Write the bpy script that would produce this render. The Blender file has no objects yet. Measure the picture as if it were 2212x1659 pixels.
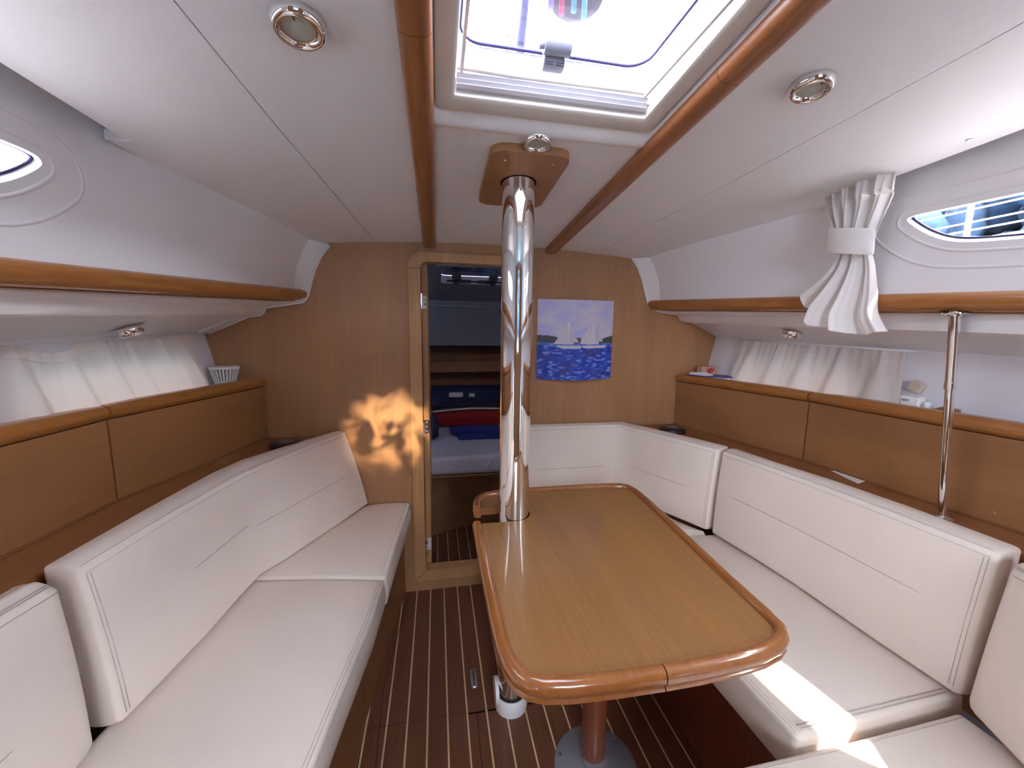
import bpy, bmesh, math, random
from math import sin, cos, pi, radians, sqrt
from mathutils import Vector, Matrix
random.seed(4)
scn = bpy.context.scene
COL = scn.collection

# ------------------------------------------------------------------ camera
cam_d = bpy.data.cameras.new('camera')
cam_d.sensor_width = 36.0
cam_d.lens = 840.0 / 2212.0 * 36.0
cam_d.clip_start = 0.01
cam = bpy.data.objects.new('camera', cam_d)
COL.objects.link(cam)
cam.matrix_world = (Matrix.Translation((-0.255, 0.0, 1.30))
                    @ Matrix.Rotation(radians(-10.95), 4, 'Z')
                    @ Matrix.Rotation(radians(90 - 7.73), 4, 'X')
                    @ Matrix.Rotation(radians(0.75), 4, 'Z'))
scn.camera = cam

# ------------------------------------------------------------------ light
SKY = 15.0
world = bpy.data.worlds.new('sky')
scn.world = world
world.use_nodes = True
wn = world.node_tree
bg = wn.nodes['Background']
tc = wn.nodes.new('ShaderNodeTexCoord')
sp = wn.nodes.new('ShaderNodeSeparateXYZ')
rp = wn.nodes.new('ShaderNodeValToRGB')
wn.links.new(tc.outputs['Generated'], sp.inputs[0])
wn.links.new(sp.outputs['Z'], rp.inputs[0])
rp.color_ramp.elements[0].position = 0.0
rp.color_ramp.elements[0].color = (0.60, 0.64, 0.80, 1)
rp.color_ramp.elements[1].position = 0.6
rp.color_ramp.elements[1].color = (0.86, 0.91, 1.0, 1)
wn.links.new(rp.outputs[0], bg.inputs['Color'])
# the sky is brighter on the sun's (starboard) side
mr = wn.nodes.new('ShaderNodeMapRange')
mr.inputs['From Min'].default_value = -1.0
mr.inputs['From Max'].default_value = 1.0
mr.inputs['To Min'].default_value = 0.75 * SKY
mr.inputs['To Max'].default_value = 1.7 * SKY
wn.links.new(sp.outputs['X'], mr.inputs['Value'])
wn.links.new(mr.outputs[0], bg.inputs['Strength'])

SUN_DIR = Vector((-0.50, 0.60, -1.0)).normalized()
sd = bpy.data.lights.new('sun', 'SUN')
sd.energy = 11.0
sd.angle = radians(0.6)
sd.color = (1.0, 0.96, 0.9)
so = bpy.data.objects.new('sun', sd)
COL.objects.link(so)
so.rotation_euler = SUN_DIR.to_track_quat('-Z', 'Y').to_euler()
so.location = (2, -1, 5)

def portal(name, loc, direction, sx, sy):
    l = bpy.data.lights.new(name, 'AREA')
    l.shape = 'RECTANGLE'
    l.size = sx
    l.size_y = sy
    l.cycles.is_portal = True
    o = bpy.data.objects.new(name, l)
    COL.objects.link(o)
    o.location = loc
    o.rotation_euler = Vector(direction).to_track_quat('-Z', 'Y').to_euler()
portal('hatch_portal', (0, 0.62, 1.93), (0, 0, -1), 0.50, 0.58)
portal('companionway_portal', (0, -1.66, 1.45), (0, 1, 0), 0.8, 1.2)
portal('portlight_portal_port', (-1.16, 0.55, 1.57), (1, 0, 0), 0.95, 0.3)
portal('portlight_portal_starboard', (1.16, 0.37, 1.57), (-1, 0, 0), 1.15, 0.3)
portal('hull_portal_port', (-1.36, 1.38, 1.13), (1, 0, 0), 0.75, 0.3)
portal('hull_portal_starboard', (1.36, 1.38, 1.13), (-1, 0, 0), 0.75, 0.3)
portal('forward_hatch_portal', (0.02, 2.55, 1.78), (0, 0, -1), 0.5, 0.4)

# added spot lamp standing in for reflected sun on the bulkhead, broken by noise
gl = bpy.data.lights.new('glint_standin_spot', 'SPOT')
gl.energy = 620
gl.color = (1.0, 0.74, 0.42)
gl.spot_size = radians(8.6)
gl.spot_blend = 0.95
gl.shadow_soft_size = 0.01
gl.use_nodes = True
gn = gl.node_tree
em = gn.nodes['Emission']
gt = gn.nodes.new('ShaderNodeTexCoord')
gno = gn.nodes.new('ShaderNodeTexNoise')
gno.inputs['Scale'].default_value = 24.0
gno.inputs['Detail'].default_value = 1.5
gno.inputs['Distortion'].default_value = 1.2
grp = gn.nodes.new('ShaderNodeValToRGB')
grp.color_ramp.elements[0].position = 0.44
grp.color_ramp.elements[0].color = (0.02, 0.02, 0.02, 1)
grp.color_ramp.elements[1].position = 0.62
grp.color_ramp.elements[1].color = (1, 1, 1, 1)
gn.links.new(gt.outputs['Normal'], gno.inputs['Vector'])
gn.links.new(gno.outputs['Fac'], grp.inputs[0])
gn.links.new(grp.outputs[0], em.inputs['Color'])
go = bpy.data.objects.new('glint_standin_spot', gl)
COL.objects.link(go)
go.location = (-0.28, -1.2, 1.35)
go.rotation_euler = (Vector((-0.48, 1.852, 0.83)) - Vector(go.location)).to_track_quat('-Z', 'Y').to_euler()

scn.view_settings.view_transform = 'Standard'
scn.view_settings.look = 'None'
scn.view_settings.exposure = 0.74
scn.view_settings.gamma = 1.0
scn.view_settings.use_curve_mapping = False
scn.cycles.max_bounces = 10
scn.cycles.diffuse_bounces = 6
scn.cycles.glossy_bounces = 4
scn.cycles.transmission_bounces = 6
scn.cycles.transparent_max_bounces = 12
scn.cycles.sample_clamp_indirect = 6.0
scn.cycles.caustics_reflective = False
scn.cycles.caustics_refractive = False

# ------------------------------------------------------------------ materials
MAT = {}
def base_mat(name):
    m = bpy.data.materials.new(name)
    m.use_nodes = True
    MAT[name] = m
    nt = m.node_tree
    return m, nt, nt.nodes['Principled BSDF']

def plain(name, col, rough=0.5, metal=0.0, noise=0.0, nscale=40, bump=0.0, bscale=400, coat=0.0, spec=0.5, sheen=0.0):
    m, nt, b = base_mat(name)
    b.inputs['Base Color'].default_value = (*col, 1)
    b.inputs['Roughness'].default_value = rough
    b.inputs['Metallic'].default_value = metal
    b.inputs['Coat Weight'].default_value = coat
    b.inputs['Coat Roughness'].default_value = 0.06
    b.inputs['Specular IOR Level'].default_value = spec
    b.inputs['Sheen Weight'].default_value = sheen
    t = nt.nodes.new('ShaderNodeTexCoord')
    if noise:
        n = nt.nodes.new('ShaderNodeTexNoise')
        n.inputs['Scale'].default_value = nscale
        n.inputs['Detail'].default_value = 4
        nt.links.new(t.outputs['Object'], n.inputs['Vector'])
        r = nt.nodes.new('ShaderNodeValToRGB')
        r.color_ramp.elements[0].position = 0.3
        r.color_ramp.elements[1].position = 0.7
        r.color_ramp.elements[0].color = (*[c * (1 - noise) for c in col], 1)
        r.color_ramp.elements[1].color = (*[min(1, c * (1 + noise)) for c in col], 1)
        nt.links.new(n.outputs['Fac'], r.inputs[0])
        nt.links.new(r.outputs[0], b.inputs['Base Color'])
    if bump:
        n2 = nt.nodes.new('ShaderNodeTexNoise')
        n2.inputs['Scale'].default_value = bscale
        n2.inputs['Detail'].default_value = 2
        nt.links.new(t.outputs['Object'], n2.inputs['Vector'])
        bp = nt.nodes.new('ShaderNodeBump')
        bp.inputs['Strength'].default_value = bump
        bp.inputs['Distance'].default_value = 0.002
        nt.links.new(n2.outputs['Fac'], bp.inputs['Height'])
        nt.links.new(bp.outputs[0], b.inputs['Normal'])
    return m

def wood(name, c0, c1, axis='Z', fine=220, rough=0.45, coat=0.0, along=4.0, contrast=(0.35, 0.65), rotz=0.0, crough=0.06):
    m, nt, b = base_mat(name)
    t = nt.nodes.new('ShaderNodeTexCoord')
    mp = nt.nodes.new('ShaderNodeMapping')
    sc = [fine, fine, fine]
    sc['XYZ'.index(axis)] = along
    mp.inputs['Scale'].default_value = sc
    if rotz:
        mp.inputs['Rotation'].default_value = (0, 0, rotz)
    nt.links.new(t.outputs['Object'], mp.inputs['Vector'])
    n = nt.nodes.new('ShaderNodeTexNoise')
    n.inputs['Scale'].default_value = 1.0
    n.inputs['Detail'].default_value = 5
    n.inputs['Roughness'].default_value = 0.6
    nt.links.new(mp.outputs[0], n.inputs['Vector'])
    mp2 = nt.nodes.new('ShaderNodeMapping')
    sc2 = [9, 9, 9]
    sc2['XYZ'.index(axis)] = 0.6
    mp2.inputs['Scale'].default_value = sc2
    nt.links.new(t.outputs['Object'], mp2.inputs['Vector'])
    n2 = nt.nodes.new('ShaderNodeTexNoise')
    n2.inputs['Scale'].default_value = 1.0
    n2.inputs['Detail'].default_value = 3
    nt.links.new(mp2.outputs[0], n2.inputs['Vector'])
    r = nt.nodes.new('ShaderNodeValToRGB')
    r.color_ramp.elements[0].position = contrast[0]
    r.color_ramp.elements[1].position = contrast[1]
    r.color_ramp.elements[0].color = (*c0, 1)
    r.color_ramp.elements[1].color = (*c1, 1)
    nt.links.new(n.outputs['Fac'], r.inputs[0])
    mx = nt.nodes.new('ShaderNodeMix')
    mx.data_type = 'RGBA'
    mx.blend_type = 'MULTIPLY'
    mx.inputs[0].default_value = 0.35
    r2 = nt.nodes.new('ShaderNodeValToRGB')
    r2.color_ramp.elements[0].position = 0.35
    r2.color_ramp.elements[0].color = (0.6, 0.6, 0.6, 1)
    r2.color_ramp.elements[1].position = 0.65
    nt.links.new(n2.outputs['Fac'], r2.inputs[0])
    nt.links.new(r.outputs[0], mx.inputs[6])
    nt.links.new(r2.outputs[0], mx.inputs[7])
    nt.links.new(mx.outputs[2], b.inputs['Base Color'])
    b.inputs['Roughness'].default_value = rough
    b.inputs['Coat Weight'].default_value = coat
    b.inputs['Coat Roughness'].default_value = crough
    return m

def glass(name, tint=(1, 1, 1), refl=0.08):
    m = bpy.data.materials.new(name)
    m.use_nodes = True
    MAT[name] = m
    nt = m.node_tree
    nt.nodes.clear()
    out = nt.nodes.new('ShaderNodeOutputMaterial')
    mx = nt.nodes.new('ShaderNodeMixShader')
    tr = nt.nodes.new('ShaderNodeBsdfTransparent')
    tr.inputs[0].default_value = (*tint, 1)
    gl_ = nt.nodes.new('ShaderNodeBsdfGlossy')
    gl_.inputs['Roughness'].default_value = 0.02
    lw = nt.nodes.new('ShaderNodeLayerWeight')
    lw.inputs[0].default_value = 0.5
    pw_ = nt.nodes.new('ShaderNodeMath')
    pw_.operation = 'POWER'
    pw_.inputs[1].default_value = 4.0
    ad_ = nt.nodes.new('ShaderNodeMath')
    ad_.operation = 'MULTIPLY_ADD'
    ad_.inputs[1].default_value = 0.6
    ad_.inputs[2].default_value = 0.05
    nt.links.new(lw.outputs['Facing'], pw_.inputs[0])
    nt.links.new(pw_.outputs[0], ad_.inputs[0])
    nt.links.new(ad_.outputs[0], mx.inputs[0])
    nt.links.new(tr.outputs[0], mx.inputs[1])
    nt.links.new(gl_.outputs[0], mx.inputs[2])
    nt.links.new(mx.outputs[0], out.inputs[0])
    return m

def cloth(name, col, trans=0.4, weave=900):
    m = bpy.data.materials.new(name)
    m.use_nodes = True
    MAT[name] = m
    nt = m.node_tree
    nt.nodes.clear()
    out = nt.nodes.new('ShaderNodeOutputMaterial')
    mx = nt.nodes.new('ShaderNodeMixShader')
    mx.inputs[0].default_value = trans
    d = nt.nodes.new('ShaderNodeBsdfDiffuse')
    tl = nt.nodes.new('ShaderNodeBsdfTranslucent')
    d.inputs[0].default_value = (*col, 1)
    tl.inputs[0].default_value = (*col, 1)
    t = nt.nodes.new('ShaderNodeTexCoord')
    n = nt.nodes.new('ShaderNodeTexNoise')
    n.inputs['Scale'].default_value = weave
    nt.links.new(t.outputs['Object'], n.inputs['Vector'])
    bp = nt.nodes.new('ShaderNodeBump')
    bp.inputs['Strength'].default_value = 0.15
    bp.inputs['Distance'].default_value = 0.001
    nt.links.new(n.outputs['Fac'], bp.inputs['Height'])
    nt.links.new(bp.outputs[0], d.inputs['Normal'])
    nt.links.new(d.outputs[0], mx.inputs[1])
    nt.links.new(tl.outputs[0], mx.inputs[2])
    nt.links.new(mx.outputs[0], out.inputs[0])
    return m

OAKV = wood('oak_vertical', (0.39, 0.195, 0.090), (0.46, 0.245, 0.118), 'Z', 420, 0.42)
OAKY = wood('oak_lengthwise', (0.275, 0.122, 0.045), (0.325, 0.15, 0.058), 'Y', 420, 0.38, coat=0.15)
OAKX = wood('oak_crosswise', (0.33, 0.17, 0.07), (0.45, 0.24, 0.105), 'X', 260, 0.4)
TRIM = wood('varnished_trim', (0.32, 0.115, 0.025), (0.38, 0.15, 0.034), 'Y', 90, 0.35, coat=0.6, crough=0.12)
BEAM = wood('beam_wood', (0.26, 0.088, 0.028), (0.31, 0.115, 0.037), 'Y', 90, 0.38, coat=0.5, crough=0.15)
PALE = wood('pale_oak_edging', (0.50, 0.265, 0.11), (0.57, 0.315, 0.14), 'Z', 140, 0.4, coat=0.2)
TTOP = wood('table_veneer', (0.29, 0.132, 0.038), (0.35, 0.168, 0.053), 'Y', 320, 0.34, coat=0.45, rotz=radians(8))
FIDD = wood('table_fiddle', (0.30, 0.098, 0.022), (0.36, 0.13, 0.031), 'Y', 80, 0.2, coat=1.0, crough=0.04)
TEAK = wood('teak_floor', (0.125, 0.042, 0.020), (0.175, 0.064, 0.031), 'Y', 260, 0.5, coat=0.1)
HOLLY = wood('holly_inlay', (0.62, 0.47, 0.24), (0.74, 0.58, 0.32), 'Y', 170, 0.5)
MAHO = wood('mahogany', (0.17, 0.045, 0.022), (0.24, 0.07, 0.034), 'Z', 120, 0.3, coat=0.5)
DARKW = wood('settee_base_wood', (0.24, 0.095, 0.035), (0.29, 0.12, 0.045), 'Y', 200, 0.42)
LINER = plain('white_gelcoat', (0.84, 0.81, 0.81), 0.28, noise=0.015, nscale=3, spec=0.5)
HEADL = plain('headliner_vinyl', (0.80, 0.77, 0.77), 0.6, noise=0.02, nscale=2, bump=0.12, bscale=500)
HULLW = plain('hull_liner_fabric', (0.78, 0.76, 0.80), 0.8, noise=0.02, nscale=8, bump=0.2, bscale=300)
CUSH = plain('cream_leatherette', (0.83, 0.735, 0.65), 0.42, noise=0.02, nscale=6, bump=0.18, bscale=700, spec=0.4)
SEAM = plain('seam_thread', (0.50, 0.44, 0.41), 0.7)
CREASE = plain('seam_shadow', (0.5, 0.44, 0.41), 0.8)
CHROME = plain('chrome', (0.88, 0.87, 0.86), 0.045, metal=1.0)
STEEL = plain('brushed_steel', (0.75, 0.75, 0.76), 0.22, metal=1.0)
WHITEP = plain('white_plastic', (0.85, 0.85, 0.87), 0.35)
BEIGEP = plain('beige_plastic', (0.62, 0.53, 0.43), 0.5)
GREYP = plain('grey_plastic', (0.20, 0.20, 0.25), 0.45)
GREYM = plain('grey_cast_metal', (0.30, 0.32, 0.36), 0.35, metal=0.4)
BLACKP = plain('black_plastic', (0.012, 0.011, 0.016), 0.35)
DARKG = plain('dark_gap', (0.02, 0.014, 0.012), 0.9)
FRAME = plain('cream_hatch_trim', (0.72, 0.66, 0.60), 0.45)
BLIND = plain('pleated_blind', (0.55, 0.52, 0.55), 0.7)
GASK = plain('purple_black_gasket', (0.03, 0.02, 0.10), 0.4)
LENS = plain('frosted_lens', (0.42, 0.42, 0.36), 0.25)
BRASS = plain('warm_reflector', (0.75, 0.5, 0.3), 0.2, metal=1.0)
GLASS = glass('clear_glass')
ACRYL = glass('hatch_acrylic', (0.96, 0.97, 1.0))
TINTG = glass('tinted_glass', (0.26, 0.205, 0.165))
DIMAC = glass('tinted_acrylic', (0.020, 0.016, 0.020))
SHEER = cloth('sheer_curtain_cloth', (0.84, 0.77, 0.73), 0.34)
SATIN = cloth('satin_curtain_cloth', (0.88, 0.83, 0.80), 0.22)
SHEET = plain('bed_sheet', (0.55, 0.55, 0.68), 0.8, noise=0.03, nscale=10)
REDB = plain('red_blanket', (0.26, 0.008, 0.008), 0.85, noise=0.1, nscale=60)
NAVY = plain('navy_fabric', (0.012, 0.015, 0.06), 0.85, noise=0.15, nscale=30)
BLUEF = plain('blue_towel_cloth', (0.02, 0.035, 0.22), 0.9, noise=0.2, nscale=50)
GREYF = plain('grey_fabric', (0.40, 0.40, 0.46), 0.9)
BUNK = wood('bunk_front_wood', (0.22, 0.11, 0.05), (0.30, 0.16, 0.075), 'X', 200, 0.5)

# ------------------------------------------------------------------ object helpers
def link(name, me, mat=None, parent=None, smooth=False, angle=None):
    o = bpy.data.objects.new(name, me)
    COL.objects.link(o)
    if mat is not None:
        me.materials.append(mat)
    if smooth:
        me.polygons.foreach_set('use_smooth', [True] * len(me.polygons))
        if angle:
            me.set_sharp_from_angle(angle=radians(angle))
    if parent is not None:
        o.parent = parent
        p = parent
        inv = Matrix.Identity(4)
        m = Matrix.Identity(4)
        chain = []
        while p is not None:
            chain.append(p)
            p = p.parent
        for q in reversed(chain):
            m = m @ q.matrix_parent_inverse @ q.matrix_basis
        o.matrix_parent_inverse = m.inverted()
    return o

def mesh(name, verts, faces, mat=None, parent=None, smooth=False, angle=None):
    me = bpy.data.meshes.new(name)
    me.from_pydata([tuple(v) for v in verts], [], faces)
    bm = bmesh.new()
    bm.from_mesh(me)
    bmesh.ops.recalc_face_normals(bm, faces=bm.faces)
    bm.to_mesh(me)
    bm.free()
    me.update()
    return link(name, me, mat, parent, smooth, angle)

class MB:
    def __init__(self):
        self.v = []
        self.f = []
    def add(self, v, f):
        k = len(self.v)
        self.v += [Vector(p) for p in v]
        self.f += [tuple(i + k for i in q) for q in f]
        return self
    def box(self, x0, x1, y0, y1, z0, z1):
        v = [(x, y, z) for z in (z0, z1) for y in (y0, y1) for x in (x0, x1)]
        return self.add(v, [(0, 1, 3, 2), (4, 6, 7, 5), (0, 4, 5, 1), (2, 3, 7, 6), (0, 2, 6, 4), (1, 5, 7, 3)])
    def loft(self, rings, closed=True, caps=True):
        n = len(rings[0])
        v = [p for r in rings for p in r]
        f = []
        for i in range(len(rings) - 1):
            for j in range(n if closed else n - 1):
                a = i * n + j
                b = i * n + (j + 1) % n
                f.append((a, b, b + n, a + n))
        if caps and closed:
            f.append(tuple(range(n)))
            f.append(tuple((len(rings) - 1) * n + j for j in range(n)))
        return self.add(v, f)
    def tube(self, pts, r, n=8, caps=True):
        pts = [Vector(p) for p in pts]
        rings = []
        up = None
        for i, p in enumerate(pts):
            d = (pts[min(i + 1, len(pts) - 1)] - pts[max(i - 1, 0)]).normalized()
            if up is None:
                up = Vector((0, 0, 1)) if abs(d.z) < 0.9 else Vector((1, 0, 0))
            a = d.cross(up).normalized()
            up = a.cross(d).normalized()
            rr = r[i] if isinstance(r, (list, tuple)) else r
            rings.append([p + a * cos(2 * pi * k / n) * rr + up * sin(2 * pi * k / n) * rr for k in range(n)])
        return self.loft(rings, True, caps)
    def lathe(self, prof, c, axis=(0, 0, 1), n=32):
        ax = Vector(axis).normalized()
        a = ax.orthogonal().normalized()
        b = ax.cross(a)
        c = Vector(c)
        rings = [[c + ax * h + (a * cos(2 * pi * k / n) + b * sin(2 * pi * k / n)) * max(r, 1e-4) for k in range(n)] for r, h in prof]
        return self.loft(rings, True, True)
    def build(self, name, mat, parent=None, smooth=False, angle=None):
        return mesh(name, self.v, self.f, mat, parent, smooth, angle)

def empty(name, loc=(0, 0, 0)):
    o = bpy.data.objects.new(name, None)
    COL.objects.link(o)
    o.location = loc
    o.empty_display_size = 0.05
    return o

def tag(o, label, cat, group=None, kind=None):
    if label: o['label'] = label
    if cat: o['category'] = cat
    if group: o['group'] = group
    if kind: o['kind'] = kind
    return o

def struct(o, label=None):
    o['kind'] = 'structure'
    if label: o['label'] = label
    return o

def thing(name, loc, label, cat, group=None):
    return tag(empty(name, loc), label, cat, group)

def lerp(a, b, t): return a + (b - a) * t
def table(tab):
    def f(x):
        if x <= tab[0][0]: return tab[0][1]
        for (a, va), (b, vb) in zip(tab, tab[1:]):
            if x <= b: return va + (vb - va) * (x - a) / (b - a)
        return tab[-1][1]
    return f

def resample(pts, n):
    pts = [Vector(p) for p in pts]
    L = [0]
    for a, b in zip(pts, pts[1:]): L.append(L[-1] + (b - a).length)
    out = []
    for i in range(n):
        s = L[-1] * i / (n - 1)
        k = 0
        while k < len(L) - 2 and L[k + 1] < s: k += 1
        t = (s - L[k]) / max(L[k + 1] - L[k], 1e-9)
        out.append(pts[k].lerp(pts[k + 1], t))
    return out

def smoothpts(pts, closed=False, it=2):
    pts = [Vector(p) for p in pts]
    for _ in range(it):
        q = []
        n = len(pts)
        rng = range(n) if closed else range(n - 1)
        if not closed: q.append(pts[0])
        for i in rng:
            a, b = pts[i], pts[(i + 1) % n]
            q.append(a.lerp(b, .25))
            q.append(a.lerp(b, .75))
        if not closed: q.append(pts[-1])
        pts = q
    return pts

def roundrect(x0, x1, y0, y1, r, n=6):
    out = []
    for cx, cy, a0 in ((x1 - r, y1 - r, 0), (x0 + r, y1 - r, 90), (x0 + r, y0 + r, 180), (x1 - r, y0 + r, 270)):
        for k in range(n + 1):
            a = radians(a0 + 90 * k / n)
            out.append((cx + r * cos(a), cy + r * sin(a)))
    return out

def plate(name, outer, holes, to3, t3, mat, parent=None, smooth=False, angle=30):
    """flat plate from a 2-D outline with holes; to3 maps (u, v) to 3-D, t3 is the thickness vector"""
    bm = bmesh.new()
    edges = []
    for loop in [outer] + holes:
        vs = [bm.verts.new(to3(*p)) for p in loop]
        for i in range(len(vs)):
            edges.append(bm.edges.new((vs[i], vs[(i + 1) % len(vs)])))
    bmesh.ops.triangle_fill(bm, edges=edges, use_beauty=True)
    ret = bmesh.ops.extrude_face_region(bm, geom=bm.faces[:])
    nv = [g for g in ret['geom'] if isinstance(g, bmesh.types.BMVert)]
    bmesh.ops.translate(bm, verts=nv, vec=t3)
    bmesh.ops.recalc_face_normals(bm, faces=bm.faces)
    me = bpy.data.meshes.new(name)
    bm.to_mesh(me)
    bm.free()
    return link(name, me, mat, parent, smooth, angle)

def ring_round(q, r, n=4, inset=0.0, bulge=0.0):
    """rounded cross-section through four corners"""
    q = [Vector(p) for p in q]
    m = len(q)
    if inset:
        q2 = []
        for i in range(m):
            a, p, b = q[i - 1], q[i], q[(i + 1) % m]
            q2.append(p + (a - p).normalized() * inset + (b - p).normalized() * inset)
        q = q2
        r = max(r - inset, 0.002)
    c = sum(q, Vector()) / m
    out = []
    for i in range(m):
        a, p, b = q[i - 1], q[i], q[(i + 1) % m]
        s = p + (a - p).normalized() * r
        e = p + (b - p).normalized() * r
        for k in range(n + 1):
            t = k / n
            out.append(s * (1 - t) ** 2 + p * 2 * t * (1 - t) + e * t * t)
        for k in (1, 2, 3):
            t = k / 4
            e2 = b + (p - b).normalized() * r
            w = e.lerp(e2, t)
            mid = (p + b) / 2 - c
            d = (b - p).normalized()
            nrm = (mid - d * mid.dot(d)).normalized()
            out.append(w + nrm * bulge * sin(pi * t))
    return out

def cushion_mb(secs, r=0.02, bulge=0.004, er=None):
    er = er or r
    secs = [[Vector(p) for p in s] for s in secs]
    rings = []
    d0 = (sum(secs[0], Vector()) / 4 - sum(secs[1], Vector()) / 4).normalized()
    d1 = (sum(secs[-1], Vector()) / 4 - sum(secs[-2], Vector()) / 4).normalized()
    for k in (3, 2, 1):
        a = pi / 2 * k / 3
        rings.append(ring_round([p - d0 * er * (1 - sin(a)) for p in secs[0]], r, 4, er * (1 - cos(a)), bulge))
    rings.append(ring_round([p - d0 * er for p in secs[0]], r, 4, 0, bulge))
    for s in secs[1:-1]:
        rings.append(ring_round(s, r, 4, 0, bulge))
    rings.append(ring_round([p - d1 * er for p in secs[-1]], r, 4, 0, bulge))
    for k in (1, 2, 3):
        a = pi / 2 * k / 3
        rings.append(ring_round([p - d1 * er * (1 - sin(a)) for p in secs[-1]], r, 4, er * (1 - cos(a)), bulge))
    mb = MB()
    mb.loft(rings)
    return mb

# ------------------------------------------------------------------ hull geometry
YB = 1.852
YA = -1.60
def zc(x, y): return 1.695 + 0.08 * (YB - y) - 0.06 * x * x
xe = table([(YA, 1.05), (0, 1.02), (.4, 1.0), (.68, .985), (.85, .972), (1.05, .950), (1.08, .950), (1.25, .908), (1.4, .862), (1.6, .80), (1.80, .765), (YB, .745)])
def T(y): return YB - y
def xr(y): return .805 + .15 * T(y) if y > -.2 else .805 + .15 * 2.05
def zr(y): return 1.463 - .052 * T(y)
xl = table([(YA, 1.2), (0, 1.185), (.60, 1.172), (1.215, 1.138), (YB, .992)])

YS = [YB - .052 - i * .08 for i in range(int((YB - .052 - YA) / .08) + 1)] + [YA]

def side_x(y, s):
    """cabin-side surface, s = 0 at the ceiling, 1 at the shelf rail; returns (x, z)"""
    off = .03 if y < 1.05 else (.0 if y > 1.13 else .03 * (1.13 - y) / .08)
    x0, z0 = xe(y) + off, zc(xe(y), y) + (off * 1.2)
    x1, z1 = xr(y) + .02, zr(y) - .01
    b = lerp(.02, .008, min(1, T(y) / .9))
    return lerp(x0, x1, s) + b * sin(pi * s), lerp(z0, z1, s)

# ---- floor
floor = struct(MB().box(-1.27, 1.27, YA, 3.7, -.04, -.009).build('floor', DARKG))
strips = [-.368 + .0663 * k for k in range(-3, 15)]
def plank(x0, x1, y0, y1):
    MB().box(x0, x1, y0, y1, -.0085, 0).build('plank', TEAK, floor)
for k in range(len(strips) - 1):
    a, b = strips[k] + .0028, strips[k + 1] - .0028
    if a < -.52 or b > .60: continue
    for (y0, y1) in ((YA, 1.178), (1.1805, 1.90)):
        if y1 < 1.5 and a < -.1375 < b:
            plank(a, -.1382, y0, y1 - .01)
            plank(-.1366, b, y0, y1 - .01)
        else:
            plank(a, b, y0, y1 if (y1 > 1.5 or a < -.1375) else y1 - .01)
for x in strips:
    if -.53 < x < .56:
        for (y0, y1) in ((YA, 1.178), (1.1805, 1.90)):
            MB().box(x - .0027, x + .0027, y0, y1, -.0085, .0002).build('inlay_strip', HOLLY, floor)
# forward cabin sole
for k in range(-3, 8):
    x = -.267 + .0625 * k
    MB().box(x + .0027, x + .0625 - .0027, 1.93, 2.6, -.0085, 0).build('plank', TEAK, floor)
    MB().box(x - .0022, x + .0022, 1.93, 2.6, -.0085, .0002).build('inlay_strip', HOLLY, floor)
# sole edge joint along the port settee and the lifting ring
js = [(-.404, 1.84), (-.43, 1.62), (-.447, 1.5), (-.462, 1.33), (-.458, 1.18), (-.45, 1.05), (-.445, .7)]
j = MB()
for (x0, y0), (x1, y1) in zip(js, js[1:]):
    j.add([(x0 - .0012, y0, .0006), (x0 + .0012, y0, .0006), (x1 + .0012, y1, .0006), (x1 - .0012, y1, .0006)], [(0, 1, 2, 3)])
j.build('board_joint', DARKG, floor)
rg = MB()
rg.add([(p[0], p[1], .0012) for p in roundrect(-.146, -.124, 1.262, 1.348, .008)], [tuple(range(28))])
rg.tube([(-.135, 1.27, .002), (-.135, 1.285, .006), (-.135, 1.325, .006), (-.135, 1.34, .002)], .004, 8)
rg.build('lifting_ring', STEEL, floor, True, 40)

# ---- forward bulkhead with the doorway
profL = [(-.701, 1.654), (-.737, 1.61), (-.765, 1.555), (-.781, 1.507), (-.794, 1.458), (-.802, 1.436), (-.819, 1.413), (-.896, 1.400), (-.967, 1.388), (-.978, 1.366), (-.991, 1.355), (-1.038, 1.349), (-1.191, 1.274)]
profR = [(.701, 1.668), (.737, 1.622), (.768, 1.555), (.790, 1.485), (.801, 1.457), (.812, 1.436), (.834, 1.423), (.872, 1.410), (.973, 1.398), (.985, 1.385), (1.002, 1.370), (1.053, 1.364), (1.214, 1.291)]
out = [(-.60, -.01), (.60, -.01), (1.02, .5), (1.24, 1.0), (1.26, 1.33), (1.08, 1.42), (.88, 1.47), (.84, 1.60), (.78, 1.70)]
out += [(x, zc(x, YB) + .02) for x in (.6, .4, .2, 0, -.2, -.4, -.6)]
out += [(-.78, 1.70), (-.84, 1.60), (-.88, 1.47), (-1.08, 1.42), (-1.26, 1.33), (-1.24, 1.0), (-1.02, .5)]
door_hole = roundrect(-.333, .128, .108, 1.612, .05)
plateo = plate('wall_forward', out, [door_hole], lambda u, v: Vector((u, YB, v)), Vector((0, .03, 0)), OAKV)
struct(plateo)

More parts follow.
